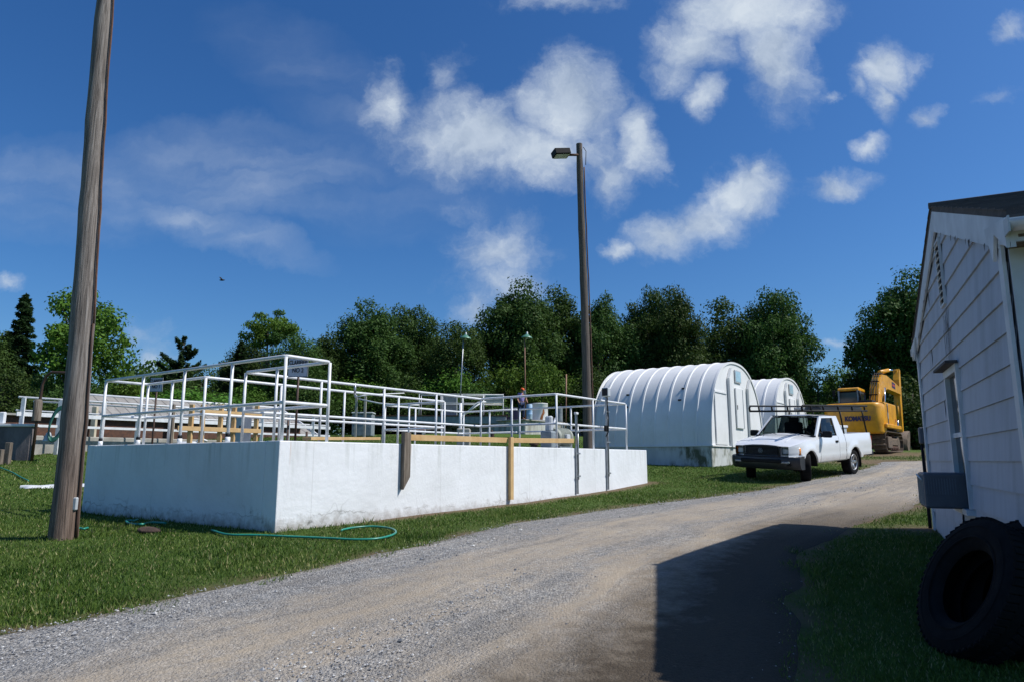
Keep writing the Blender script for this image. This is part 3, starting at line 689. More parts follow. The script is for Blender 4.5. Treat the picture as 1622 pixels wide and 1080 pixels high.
# core walls
def sp(x,y,z): return (x,y,z)
b=MB(); core=[(0,0,-.6),(W,0,-.6),(W,0,ze),(hw,0,za),(0,0,ze)]
b.prism([(x,-.004,z) for x,_,z in core],(0,-.06,0)); 
b.box((.03,-LB_/2-.06,(ze-.6)/2),(.06,LB_,ze+.6)); b.box((W-.03,-LB_/2-.06,(ze-.6)/2),(.06,LB_,ze+.6))
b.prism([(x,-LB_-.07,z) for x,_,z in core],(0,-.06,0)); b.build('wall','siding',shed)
b=MB(); z=zg
while z<ze-.1:
    b.poly([(-.020,-.02,z),(-.020,-LB_,z),(-.004,-LB_,z+pitch),(-.004,-.02,z+pitch)]); b.poly([(W+.020,-.02,z),(W+.020,-LB_,z),(W+.004,-LB_,z+pitch),(W+.004,-.02,z+pitch)]); z+=pitch
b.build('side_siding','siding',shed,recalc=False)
# roof : two slabs with overhangs
ov=.30; rk=.045; sl=(za-ze)/hw
def rs(x): return za+.06-abs(x-hw)*sl
for sgn in (-1,1):
    xe=hw+sgn*(hw+(ov if sgn<0 else .16)); b=MB()
    b.prism([(hw,rk,rs(hw)),(xe,rk,rs(xe)),(xe,rk,rs(xe)+.05),(hw,rk,rs(hw)+.05)],(0,-LB_-2*rk,0)); ro=b.build('roof','shingle',shed)
    b=MB(); n=14
    for i in range(n):
        f=i/n; x0=xe+(hw-xe)*f; x1=xe+(hw-xe)*(f+1/n*1.1); 
        b.prism([(x0,rk+.015,rs(x0)+.051),(x1,rk+.015,rs(x1)+.0505),(x0,rk+.015,rs(x0)+.066)],(0,-LB_-2*rk-.03,0))
    b.build('shingle_courses','shingle',ro)
    # rake fascia
    b=MB(); d=.19; xa=hw; 
    b.prism([(hw+sgn*.001,rk-.03,rs(hw)-.002),(xe,rk-.03,rs(xe)-.002),(xe,rk-.03,rs(xe)-d),(hw+sgn*.001,rk-.03,rs(hw)-d)],(0,.028,0)); b.build('rake_board','trim',shed)
    b=MB(); b.prism([(hw+sgn*.002,.024,rs(hw)-d+.05),(hw+sgn*(hw-.02),.024,rs(hw+sgn*(hw-.02))-d+.05),(hw+sgn*(hw-.02),.024,rs(hw+sgn*(hw-.02))-d-.03),(hw+sgn*.002,.024,rs(hw)-d-.03)],(0,.018,0)); b.build('frieze_board','trim',shed)
    for i in range(7):
        b=MB(); x=hw+sgn*random.uniform(.1,hw-.2); s_=random.uniform(.012,.035); z=rs(x)-d-.04
        b.poly([(x-s_,.0445,z+.02),(x+s_,.0445,z+.015),(x+s_*.5,.0445,z-random.uniform(.01,.05)),(x-s_*.4,.0445,z-random.uniform(.0,.03))])
        b.build('mould_stain','mould',shed)
    # soffit + eave fascia + gutter
    xi=hw+sgn*hw; b=MB(); zz=rs(xe)-.12
    b.box(((xe+xi)/2,-LB_/2,zz),(abs(xe-xi),LB_,.02)); b.build('soffit','trim' if sgn>0 else 'oldwood',shed)
    MB().box((xe-sgn*.012,-LB_/2,rs(xe)-.075),(.022,LB_+.12,.16)).build('eave_board','trim',shed)
    g=MB(); gx_=xe+sgn*.065; zt_=rs(xe)-.01
    g.grid([[(gx_+.06*math.cos(a),y,zt_-.085+.0*a+ (-.055*abs(math.sin(a)) if True else 0)+.05) for a in np.linspace(0,PI,9)] for y in (rk+.02,-LB_-.1)]); g.build('gutter','white_pipe',shed,solid=.004)
    MB().box((gx_,rk+.02,zt_-.06),(.12,.01,.10)).build('gutter_end','boxgrey',shed)
    # eave return and corner board
    b=MB(); b.prism([(xi-sgn*.0,.046,ze-.06),(xe,.046,rs(xe)-.19),(xe,.046,rs(xe)+.0),(xi-sgn*.28,.046,rs(xi-sgn*.28)-.1),(xi-sgn*.10,.046,ze-.22)],(0,.02,0)); b.build('eave_return','trim',shed)
    MB().box((xi-sgn*.06,.026,(ze-.15)/2-.12),(.115,.022,ze-.1+.5)).build('corner_board','trim',shed)
    MB().box((xi+sgn*.020,-.06,(ze-.15)/2-.12),(.02,.12,ze-.1+.5)).build('corner_board','trim',shed)
MB().box((-.035,-1.75,1.15),(.03,3.1,2.75)).build('porch_shade_panel','brown_post',shed)  # flat dark panel, its colour stands in for the shade of a porch recess
MB().box((-.055,-.16,1.15),(.05,.09,2.75)).build('porch_post','trim',shed)
# ridge
MB().tube([(hw,rk+.02,rs(hw)+.06),(hw,-LB_-rk,rs(hw)+.06)],.035,6).build('ridge_cap','shingle',shed)
# window with air conditioner
win=MB(); fw=.07
win.box(((wx0+wx1)/2,.02,wz1+.035),(wx1-wx0+.14,.05,.07)); win.box((wx0-.03,.02,(wz0+wz1)/2),(.06,.045,wz1-wz0)); win.box((wx1+.03,.02,(wz0+wz1)/2),(.06,.045,wz1-wz0)); win.box(((wx0+wx1)/2,.035,wz0-.03),(wx1-wx0+.16,.08,.05))
win.box(((wx0+wx1)/2,.0,(wz0+wz1)/2+.05),(wx1-wx0,.04,.045)); wo=win.build('window','trim',shed)
MB().box(((wx0+wx1)/2,.075,wz1+.085),(wx1-wx0+.2,.10,.025)).build('hood','shingle',wo)
b=MB(); b.box(((wx0+wx1)/2,-.002,(wz0+wz1)/2),(wx1-wx0,.004,wz1-wz0)); b.build('pane',pm('window_glass_black',(.01,.011,.013),None,5,.08),wo)
ac=thing('air_conditioner','grey window air conditioner jutting out of the shed gable window','air conditioner',(0,0,0))
aw,ah,ad=.48,.33,.36; cm=wm(shed)@Matrix.Translation(((wx0+wx1)/2+.05,.03,wz0-.01))
ac.location=cm.translation; ac.rotation_euler=(0,0,shed.rotation_euler.z)
MB().box((0,ad/2-.02,ah/2),(aw,ad,ah),bev=.02,seg=2).build('casing','acgrey',ac)
b=MB()
for i in range(12): b.box((-aw/2-.001,.08+i*.022,ah*.62),(.003,.007,ah*.45))
b.build('side_louvre','slate',ac)
b=MB()
for i in range(24): b.box((-aw/2+.04+i*.0205,ad-.019,ah/2),(.006,.006,ah*.82))
b.build('rear_fins','greymetal',ac)
b=MB(); b.tube([(-.2,ad-.01,ah*.8),(-.12,ad+.02,ah*.95),(-.05,ad,ah*.85)],.008,6); b.build('cable','white_pipe',ac)
# vent louvre high in gable
vx=W*.5-.02; vz=ze+.02; b=MB(); b.box((vx-.125,.026,vz+.31),(.018,.025,.66)); b.box((vx+.125,.026,vz+.31),(.018,.025,.66)); b.box((vx,.026,vz-.02),(.27,.025,.02)); b.box((vx,.026,vz+.64),(.27,.025,.02)); vo=b.build('gable_vent','trim',shed)
b=MB()
for i in range(9): b.box((0,0,0),(.23,.04,.008),Matrix.Translation((vx,.028,vz+.05+i*.068))@Matrix.Rotation(R(-38),4,'X'))
b.build('louvre_slats','trim',vo); MB().box((vx,.0225,vz+.31),(.23,.003,.62)).build('backing','black',vo)
b=MB(); 
for i in range(26):
    x=vx+random.gauss(0,.10); z=vz-.05-abs(random.gauss(0,.35)); s_=random.uniform(.01,.035); 
    b.poly([(x-s_*.3,.0225,z),(x+s_*.3,.0225,z),(x+s_*.2,.0222,z-random.uniform(.08,.3)),(x-s_*.2,.0222,z-random.uniform(.1,.3))])
b.build('rain_streaks','mould',shed)
# meter pipe at far corner
mp=MB(); mp.box((W+.06,.04,1.62),(.10,.10,.22),bev=.015); mo=mp.build('meter_box','acgrey',shed)
MB().tube([(W+.05,.06,1.5),(W+.05,.06,-.2)],.022,8).build('conduit','black',mo)
# ------------------------------------------------------------------ TYRES leaning on the shed
def tyre(R0,R1,wd,tread=28):
    t=thing('scrap_tyre',None,None)
    b=MB(); hw_=wd/2; prof=[(R1,-hw_*.62),(R1-.012,-hw_*.5),(R1+.02,-hw_*.80),(R1+(R0-R1)*.45,-hw_*1.02),(R0-.035,-hw_*.96),(R0,-hw_*.80),(R0+.004,-hw_*.4),(R0-.01,-hw_*.36),(R0-.01,-hw_*.30),(R0+.006,-hw_*.26),(R0+.006,hw_*.26),(R0-.01,hw_*.30),(R0-.01,hw_*.36),(R0+.004,hw_*.4),(R0,hw_*.80),(R0-.035,hw_*.96),(R1+(R0-R1)*.45,hw_*1.02),(R1+.02,hw_*.80),(R1-.012,hw_*.5),(R1,hw_*.62),(R1+.02,hw_*.6),(R0-.05,hw_*.7),(R0-.05,-hw_*.7),(R1+.02,-hw_*.6)]
    b.lathe(prof,64,close=True); b.build('casing','rubber',t,sharp=50)
    b=MB()
    for i in range(tread*2):
        a=2*PI*i/(tread*2)
        for s_ in (-1,1): b.box((0,0,0),(.022,.045,wd*.30),Matrix.Rotation(a,4,'Z')@Matrix.Translation((R0+.004,0,s_*wd*.27))@Matrix.Rotation(s_*.3,4,'X'),bev=.004)
    b.build('tread_blocks','rubber',t)
    b=MB()
    for rr in (R1+.05,R0-.07): b.lathe([(rr,hw_*1.0),(rr+.006,hw_*1.035),(rr+.014,hw_*1.0)],64); b.lathe([(rr,-hw_*1.0),(rr+.006,-hw_*1.035),(rr+.014,-hw_*1.0)],64)
    b.build('sidewall_ring','rubber',t)
    return t
def place_tyre(t,px,py,Yd,lean,yaw,R0,label):
    q=G(px,py); c=Vector((q.x,q.y,q.z))
    n=(-BO).copy()  # faces track
    # axle axis : mostly horizontal towards track, tilted upward by lean
    ax=(Matrix.Rotation(yaw,3,'Z')@n); ax=(ax*math.cos(lean)+Vector((0,0,1))*math.sin(lean)).normalized()
    up=(Vector((0,0,1))-ax*ax.z).normalized(); c=c+up*R0+Vector((0,0,-.02))+ax*0.0
    m=frame(c,up,ax); t.location=c; t.rotation_euler=m.to_euler(); tag(t,label,'tyre','old tyres leaning on the shed')
ty=tyre(.455,.26,.24); place_tyre(ty,1508,1033,0,R(26),R(22),.455,'nearer of two big black scrap tyres leaning on the shed, outermost with open centre')
ty2=dup(ty); 
q=ty.location; place_tyre(ty2,1512,1035,0,R(17),R(12),.48,'inner big black scrap tyre leaning directly against the shed siding')
ax_=ty.rotation_euler.to_matrix()@Vector((0,0,1)); ty2.rotation_euler=ty.rotation_euler; ty2.location=ty.location-ax_*.27+BD*.03+BO*.02+Vector((0,0,.10))
# ------------------------------------------------------------------ ARCHED HUTS
def hut(base,label):
    t=thing('arched_hut',label,'hut',base,math.atan2(TI.y,TI.x),'white arched fibreglass huts')
    # local x -> TI (back), local y -> left of TI = -TD ; front at x=0 ; width along TD => y from 0 to -Wd
    Wd,H,Ln,f0=5.2,2.78,4.15,.64
    def prof(a,off=0):
        e=2/2.35; c=math.cos(a); s_=math.sin(a)
        y=-(Wd/2)+math.copysign(abs(c)**e,c)*(Wd/2+off); z=f0+abs(s_)**e*(H+off); return y,z
    xs=[]; 
    n=9; p=Ln/n
    for i in range(n):
        x0=i*p; w=.045
        if i in (0,): xs+=[(x0+.0,0),(x0+p-w-.03,0)]
        else: xs+=[(x0-w,0.0),(x0-w*.6,.022),(x0+w*.6,.022),(x0+w,0.0),(x0+w+.03,.0),(x0+p-w-.03,.0)]
    xs+=[(Ln-.25,0),(Ln-.08,-.12),(Ln,-.35)]
    xs.sort()
    rows=[]
    for x,o in xs:
        rows.append([(x,)+prof(a,o) for a in np.linspace(0,PI,61)])
    MB().grid(rows).build('shell','fiber',t,sharp=25)
    b=MB(); 
    for xx in (1.63,): b.grid([[(xx+dx,)+prof(a,.082) for a in np.linspace(0,PI,61)] for dx in (-.02,.02)])
    # front wall
    fw=MB(); fr=[(0.012,)+prof(a,-.015) for a in np.linspace(0,PI,61)]; fw.poly([(x,y,z) for x,y,z in fr]); bk=[(Ln-.05,)+prof(a,-.36) for a in np.linspace(0,PI,61)]; fw.poly(bk[::-1]); fw.build('end_wall','fiber',t)
    b=MB(); b.grid([[(x,)+prof(a,o) for a in np.linspace(0,PI,61)] for x,o in ((-.0,-.05),(-.02,-.05),(-.02,.012),(.05,.012))]); b.build('front_flange','fiber',t,sharp=30)
    # panels: near-left panel, two tapering ribs, door, window   (y negative = further along the front)
    def pan(y0,y1,z0,z1,th=.03,x=-.0): b=MB(); b.box((x-th/2,(y0+y1)/2,(z0+z1)/2),(th,abs(y1-y0),z1-z0),bev=.008); return b
    pb=pan(-.38,-1.45,f0+.06,f0+1.72,.035); po=pb.build('side_panel','fiber',t)
    MB().box((-.043,-.90,f0+1.65),(.016,.98,.02)).build('drip_edge','greymetal',po)
    for yy,zz in ((-1.78,2.55),(-3.70,2.35)):
        b=MB(); b.prism([(-.002,yy-.13,f0),(-.002,yy+.13,f0),(-.002,yy+.13,f0+zz-.35),(-.002,yy-.13,f0+zz)],(-.085,0,0)); b.build('buttress_rib','fiber',t)
    pd=pan(-2.35,-3.10,f0+.62,f0+1.95,.045); d=pd.build('door','fiber',t)
    b=MB(); b.box((-.05,-2.42,f0+1.3),(.02,.03,.14)); b.build('handle','black',d)
    b=MB(); b.box((-.048,-3.02,f0+1.28),(.006,.05,1.28)); b.build('seam','greymetal',d)
    pw=pan(-2.40,-3.0,f0+2.12,f0+2.55,.03); pw.build('window','boxgrey',t)
    MB().box((-.034,-2.70,f0+2.335),(.006,.50,.34)).build('pane',M['hutpane'],t)
    b=MB(); b.box((Ln/2,-Wd/2,(f0-.9)/2+.0),(Ln+.02,Wd+.06,f0+.9),bev=.015); b.build('foundation','found',t)
    b=MB(); b.box((Ln/2,-Wd/2,f0+.02),(Ln+.10,Wd+.12,.04)); b.build('sill','fiber',t)
    b=MB()
    for (xx,a) in ((1.0,.65),(1.05,.48),(2.9,.60),(2.85,.42)):
        y,z=prof(a,.01); b.box((xx,y,z),(.10,.06,.05),bev=.01)
    b.build('vent_caps','black',t)
    return t
M['hutpane']=pm('pale_blue_pane',(.40,.58,.66),None,4,.2)
hc=P(1127.5,706,21.0); hb=Vector((hc.x,hc.y,hc.z-.64)); hut(hb,'nearer white ribbed arched hut standing behind the pickup truck')
q=hb+TD*6.75; q.z=hb.z+.12; hut(q,'farther white arched hut, mostly hidden behind the first one')
# ------------------------------------------------------------------ PICKUP
fd=Vector((-.735,-.678,0)).normalized(); bkd=-fd
nf=P(1257,757,16.55); nf.z=T(nf.x,nf.y)
# local: x back from front bumper, y towards the road side (driver side) +, z up. origin: centre front on ground
side=Vector((-fd.y*-1,fd.x*-1,0)) # perpendicular
side=Vector((bkd.y,-bkd.x,0))     # right of 'back' direction -> towards the road/camera-right
ctr=Vector((6.50,16.30,0))-side*.845*1.0
ctr=Vector((6.50,16.30,0))-side*.82
def rotm():
    zf=T(*(ctr+bkd*.8).xy); zr=T(*(ctr+bkd*3.4).xy); x=(bkd+Vector((0,0,(zr-zf)/2.6))).normalized()
    zl=T(*(ctr+bkd*2+side*.75).xy); zr2=T(*(ctr+bkd*2-side*.75).xy)
    y0=(-side+Vector((0,0,(zr2-zl)/1.5))); z=x.cross(y0.normalized()); 
    if z.z<0: z=-z
    y=z.cross(x); m=Matrix((x,y,z)).transposed().to_4x4(); m.translation=Vector((ctr.x,ctr.y,zf-(zr-zf)/2.6*.8)); return m
TM=rotm(); YS=1 if (TM.to_3x3()@Vector((0,1,0))).dot(side)>0 else -1
truck=thing('pickup_truck','white pickup truck with black roof rack parked on the grass before the arched huts','pickup truck',TM.translation,rot=TM.to_euler())
Wt=.845; AR=.40; ax1,ax2=.80,3.42; AZ=.335
def halfw(x,z):
    w=Wt
    if x<.62: w-=.19*((.62-x)/.62)**2.2
    if x>4.45: w-=.03*((x-4.45)/.2)**2
    # bulge of arches
    for a in (ax1,ax2):
        d=math.hypot(x-a,(z-AZ)); 
        if d<.62: w+=.025*max(0,1-abs(d-AR-.03)/.14)
    if z<.55: w-=.05*((.55-z)/.2)**1.3
    if z>.80: w-=.055*((z-.80)/.28)**1.6
    if abs(z-.66)<.05: w+=.0
    w-=.012*max(0,1-abs(z-.64)/.03)
    return w
def zlow(x):
    z=.44 if .6<x<4.3 else .44
    if x<.4: z=.60
    elif x>4.0: z=.50
    for a in (ax1,ax2):
        d=abs(x-a)
        if d<AR: z=max(z,AZ+math.sqrt(AR*AR-d*d))
    return z
def ztop(x):
    if x<1.25: return .835+.185*(1-((1.25-x)/1.2)**1.9) if x>.05 else .835
    if x<2.9: return 1.045
    return 1.075
def side_skin(x0,x1,s_,name,parent,mat='car',extra=0,nx=None,nz=12):
    xs=np.linspace(x0,x1,nx or max(3,int((x1-x0)/.03))); rows=[]
    for x in xs:
        zl,zt=zlow(x),ztop(x); rows.append([(x,s_*(halfw(x,z)+extra),z) for z in np.linspace(zl,zt,nz)])
    # inward return at arch lip
    b=MB(); b.grid(rows); b.grid([[rows[i][0],(xs[i],rows[i][0][1]-s_*.07,rows[i][0][2]+.0)] for i in range(len(xs))])
    return b
def hoodz(x,y):
    e=ztop(x); return e+.06*(1-(abs(y)/.79)**2.2)*min(1,(x+.05)/.6)+(.012 if abs(y)<.36 and x>.35 else 0)
for s_ in (1,-1):
    side_skin(.03,1.36,s_,'',None).build('fender','car',truck,sharp=40)
    dr=side_skin(1.375,2.475,s_,'',None).build('door','car',truck,sharp=40)
    MB().box((2.33,s_*(halfw(2.33,.90)+.008),.90),(.15,.025,.055),bev=.01,seg=2).build('handle','black',dr)
    side_skin(2.485,2.88,s_,'',None).build('cab_corner','car',truck,sharp=40)
    bs=side_skin(2.90,4.64,s_,'',None)
    # bed inner wall and rail
    bs.grid([[(x,s_*halfw(x,1.075),1.075),(x,s_*(halfw(x,1.075)-.07),1.08),(x,s_*(halfw(x,1.075)-.075),.66)] for x in np.linspace(2.9,4.64,8)])
    bs.build('bed_side','car',truck,sharp=40)
    for a in (ax1,ax2):
        b=MB(); pts=[]; 
        for k in range(19):
            an=PI*k/18; pts.append((a+(AR-.005)*math.cos(an),AZ+(AR-.005)*math.sin(an)))
        b.grid([[(px_,s_*(Wt-.02),pz),(px_,s_*(Wt-.32),pz)] for px_,pz in pts])
        b.poly([(px_,s_*(Wt-.32),pz) for px_,pz in pts]); b.build('wheel_housing','black',truck)
# hood
xs=np.linspace(.06,1.33,26); ysg=np.linspace(-1,1,31)
b=MB(); b.grid([[(x-.06*(1-abs(u)**3)*max(0,1-(x-.06)/.4),u*halfw(x,ztop(x)),hoodz(x,u*halfw(x,ztop(x)))-(.0 if abs(u)<.999 else .012)) for u in ysg] for x in xs]); b.build('bonnet','car',truck,sharp=50)
b=MB()
for s_ in (1,-1): b.tube([(x,s_*(.40+.1*(1-x)),hoodz(x,.40)+.001) for x in np.linspace(.30,1.15,8)],.006,5)
b.tube([(.30,s,hoodz(.30,s)) for s in np.linspace(-.47,.47,7)],.005,5)
b.build('bonnet_crease','car',truck)
def fx(y): return .02+.22*(abs(y)/.80)**2.4
# front fascia
def strip(y0,y1,z0,z1,off,n=16,nz=3,lean=0): return [[(fx(y)-off+lean*(z-z0),y,z) for z in np.linspace(z0,z1,nz)] for y in np.linspace(y0,y1,n)]
b=MB(); b.grid(strip(-.70,.70,.60,.86,-.02,24,3)); b.build('front_panel','car',truck)
b=MB(); b.grid(strip(-.42,.42,.63,.825,.012,20,3)); gr=b.build('grille','black',truck)
b=MB()
for z in np.linspace(.65,.80,6): b.tube([(fx(y)-.02,y,z) for y in np.linspace(-.42,.42,9)],.008,5)
b.tube([(fx(y)-.03,y,zz) for y,zz in ((-.44,.615),(-.46,.835),(-.2,.85),(0,.853),(.2,.85),(.46,.835),(.44,.615),(0,.61),(-.44,.615))],.028,6); b.build('grille_bars','bumper',gr)
b=MB(); m_=Matrix.Translation((fx(0)-.035,0,.735))@Matrix.Rotation(PI/2,4,'Y')
for sx,sy,rr in ((1,.62,.055),(.42,1,.036),(1,.4,.03)):
    b.tube([(rr*sx*math.cos(a),rr*1.5*sy*math.sin(a),0) for a in np.linspace(0,2*PI,17)],.005,5,cap=False,mtx=m_)
b.build('emblem','greymetal',gr)
for s_ in (1,-1):
    b=MB(); b.grid([[(fx(y)-.015+.02,s_*y,z) for z in (.635,.73,.815)] for y in np.linspace(.475,.67,7)]); hl=b.build('headlight','lens',truck,solid=.02)
    MB().box((fx(.57)-.012,s_*.57,.727),(.012,.13,.11),bev=.02).build('reflector','boxgrey',hl)
    b=MB(); rows=[]
    for k in range(7):
        f=k/6; x=fx(.675)+.19*f; y=.71+.05*f**.6 ; w=halfw(x,.75)+.006; y=min(max(y,.70+.10*f),w) if f<1 else w
        rows.append([(x-.01,s_*(.675+(w-.675)*math.sin(f*PI/2)),z) for z in (.64,.73,.805)])
    b.grid(rows); b.build('corner_lamp','amber',truck,solid=.01)
# bumper
def bump_path(y): return .0+.24*(abs(y)/.86)**2.6
b=MB(); rows=[]
prof=[(.05,.30),(-.02,.34),(-.055,.44),(-.06,.53),(-.045,.585),(.02,.605),(.12,.61)]
for u in np.linspace(-1,1,33):
    y=.865*math.sin(u*PI/2); px_=bump_path(y); rows.append([(px_+dx,y,z) for dx,z in prof])
for s_ in (1,-1):
    pass
b.grid(rows); 
b.grid([[(bump_path(.865)+dx,.865,z) for dx,z in prof],[(.46,.855,z) for dx,z in prof]]); b.grid([[(bump_path(.865)+dx,-.865,z) for dx,z in prof],[(.46,-.855,z) for dx,z in prof]])
bo=b.build('front_bumper','bumper',truck,sharp=50)
MB().box((-.035,0,.50),(.07,1.0,.09),bev=.02).build('air_intake','black',bo)
for s_ in (1,-1): MB().box((.03,s_*.58,.47),(.08,.20,.055),bev=.015).build('fog_lamp','lens',bo)
MB().box((.30,0,.42),(.5,1.4,.06)).build('skid_plate','black',truck)
MB().box((2.5,0,.42),(4.0,.8,.12)).build('chassis','black',truck)
for s_ in (1,-1): MB().box((2.15,s_*.77,.435),(1.75,.05,.05),bev=.01).build('sill','car',truck)
# cab greenhouse
zb_,zr=1.045,1.535
def ghw(z): 
    f=(z-zb_)/(zr-zb_); return .80-.145*f-.01*f*f
def axf(z): f=(z-zb_)/(zr-zb_); return 1.28+.60*f**1.05  # windscreen x
def bxf(z): f=(z-zb_)/(zr-zb_); return 2.88-.12*f
b=MB(); rows=[]
for x in np.linspace(1.84,2.80,14):
    e=min(1,(x-1.84)/.2); e2=min(1,(2.80-x)/.10)
    rows.append([(x,u*.665,zr+.045*(1-abs(u)**2.6)*(.35+.65*math.sqrt(max(0,e)))*(.6+.4*e2)-.03*(abs(u)**8)-.012*(1-e)) for u in np.linspace(-1,1,25)])
b.grid(rows); b.build('roof','car',truck,sharp=60,solid=.012)
for s_ in (1,-1):
    b=MB()
    b.prism([(1.24,s_*.79,zb_-.02),(1.36,s_*.80,zb_-.02),(1.93,s_*.655,zr-.005),(1.83,s_*.645,zr+.01)],(0,-s_*.05,0),bev=.008)
    b.build('windscreen_pillar','car',truck)
    b=MB(); b.prism([(2.45,s_*.80,zb_-.02),(2.90,s_*.80,zb_-.02),(2.79,s_*.655,zr+.005),(2.50,s_*.655,zr+.005)],(0,-s_*.035,0),bev=.008); b.build('rear_pillar','car',truck)
    b=MB(); b.prism([(1.86,s_*.67,zr-.045),(2.55,s_*.67,zr-.045),(2.55,s_*.655,zr+.005),(1.90,s_*.655,zr+.005)],(0,-s_*.04,0)); b.build('roof_rail','car',truck)
    b=MB(); b.poly([(1.38,s_*.775,zb_-.01),(2.46,s_*.775,zb_-.01),(2.50,s_*.640,zr-.03),(1.90,s_*.640,zr-.03)]); b.build('side_window','glass',truck)
    b=MB(); b.tube([(1.66,s_*.775,zb_),(1.62,s_*.755,zb_+.10),(1.745,s_*.695,zb_+.33)],.011,6); b.tube([(1.36,s_*.795,zb_),(1.90,s_*.652,zr-.03),(2.46,s_*.652,zr-.03),(2.44,s_*.785,zb_),(1.36,s_*.795,zb_)],.011,6); b.build('window_seal','black',truck)
    mb_=MB(); mb_.box((1.52,s_*.95,1.10),(.11,.22,.16),bev=.035,seg=3); mb_.tube([(1.50,s_*.80,1.05),(1.50,s_*.88,1.07)],.03,8); mi=mb_.build('wing_mirror','black',truck)
    MB().box((1.577,s_*.95,1.10),(.004,.17,.11)).build('mirror_glass','chrome',mi)
# windscreen
b=MB(); b.grid([[(axf(z)-.07*(1-u*u)*1.0+.01,u*(ghw(z)-.035),z) for z in np.linspace(zb_+.0,zr+.005,6)] for u in np.linspace(-1,1,15)]); b.build('windscreen','glass',truck)
b=MB(); b.tube([(axf(zb_)-.07*(1-u*u),u*(ghw(zb_)-.02),zb_+.005) for u in np.linspace(-1,1,15)],.018,6); b.tube([(axf(zr)-.07*(1-u*u),u*(ghw(zr)-.01),zr+.005) for u in np.linspace(-1,1,15)],.014,6); b.build('windscreen_seal','black',truck)
b=MB()
for y0 in (-.55,.05): b.tube([(1.17,y0,1.06),(1.24,y0+.25,1.11),(1.30,y0+.5,1.13)],.007,5)
b.build('wiper','black',truck)
b=MB(); b.grid([[(1.20-.05*(1-u*u),u*.76,1.045),(1.32,u*.78,1.04)] for u in np.linspace(-1,1,9)]); b.build('cowl','black',truck)
# cab back with rear window
b=MB(); b.poly([(2.89,-.79,.70),(2.89,.79,.70),(2.89,.79,1.06),(2.89,-.79,1.06)]); b.build('cab_back','car',truck)
b=MB(); b.poly([(2.88,-.70,1.06),(2.88,.70,1.06),(2.79,.62,1.50),(2.79,-.62,1.50)]); b.build('rear_window','glass',truck)
b=MB()
for y in (-.22,.22): b.tube([(2.885,y,1.06),(2.80,y,1.50)],.012,5)
b.tube([(2.88,-.72,1.07),(2.80,-.63,1.50),(2.80,.63,1.50),(2.88,.72,1.07),(2.88,-.72,1.07)],.02,6); b.build('rear_window_frame','car',truck)
# interior
b=MB(); b.box((2.0,0,.62),(1.7,1.45,.04)); b.box((1.42,0,.95),(.26,1.44,.18),bev=.05,seg=2); b.build('dashboard','interior',truck)
for y in (-.36,.36):
    b=MB(); b.box((2.25,y,.80),(.5,.5,.18),bev=.05,seg=2); b.box((2.52,y,1.10),(.16,.48,.55),bev=.05,seg=2); b.box((2.55,y,1.44),(.09,.26,.14),bev=.03,seg=2); b.build('seat','interior',truck)
b=MB(); b.tube([(1.72+.10*math.sin(a),YS*.36+.18*math.cos(a),1.08+.155*math.sin(a)) for a in np.linspace(0,2*PI,21)],.014,6,cap=False); b.tube([(1.56,YS*.36,.98),(1.71,YS*.36,1.07)],.02,6); b.tube([(1.71,YS*.36-.17,1.08),(1.71,YS*.36+.17,1.08)],.012,6); b.build('steering_wheel','interior',truck)
# bed
MB().box((3.77,0,.66),(1.74,1.5,.03)).build('bed_floor','black',truck)
tg=MB(); tg.box((4.655,0,.80),(.045,1.56,.54),bev=.015,seg=2); tg.build('tailgate','car',truck)
for s_ in (1,-1): MB().box((4.662,s_*.765,.82),(.05,.09,.34),bev=.015).build('tail_light','redlens',truck)
MB().box((4.74,0,.52),(.12,1.6,.14),bev=.03,seg=2).build('rear_bumper','bumper',truck)
# wheels
def wheel(x,s_,steer=0):
    rt=Matrix.Translation((x,s_*.70,AZ-.005))@Matrix.Rotation(steer,4,'Z')@Matrix.Rotation(-s_*PI/2,4,'X')
    w=MB().lathe([(.20,-.10),(.24,-.115),(.30,-.115),(.325,-.095),(.333,-.06),(.333,.06),(.325,.095),(.30,.115),(.24,.115),(.20,.10)],40,rt); wo=w.build('wheel','rubber',truck,sharp=50)
    MB().lathe([(.215,.10),(.20,.112),(.185,.10),(.18,.03),(.17,-.08),(.20,-.10)],32,rt).build('rim','alloy',wo,sharp=40)
    b=MB(); b.lathe([(.17,.02),(.10,.035),(.07,.06),(.045,.075),(.001,.078)],24,rt)
    for k in range(5):
        m_=rt@Matrix.Rotation(2*PI*k/5,4,'Z'); b.prism([(.05,-.045,.055),(.195,-.03,.075),(.195,.03,.075),(.05,.045,.055)],(0,0,.022),m_,bev=.006)
    b.build('hub','alloy',wo,sharp=40); MB().lathe([(.18,-.02),(.06,-.02)],20,rt).build('brake_disc','rust',wo)
for s_ in (1,-1):
    wheel(ax1,s_,R(-27)*YS if True else 0); wheel(ax2,s_)
    MB().box((ax2+.44,s_*.70,.36),(.012,.24,.36)).build('mud_flap','black',truck)
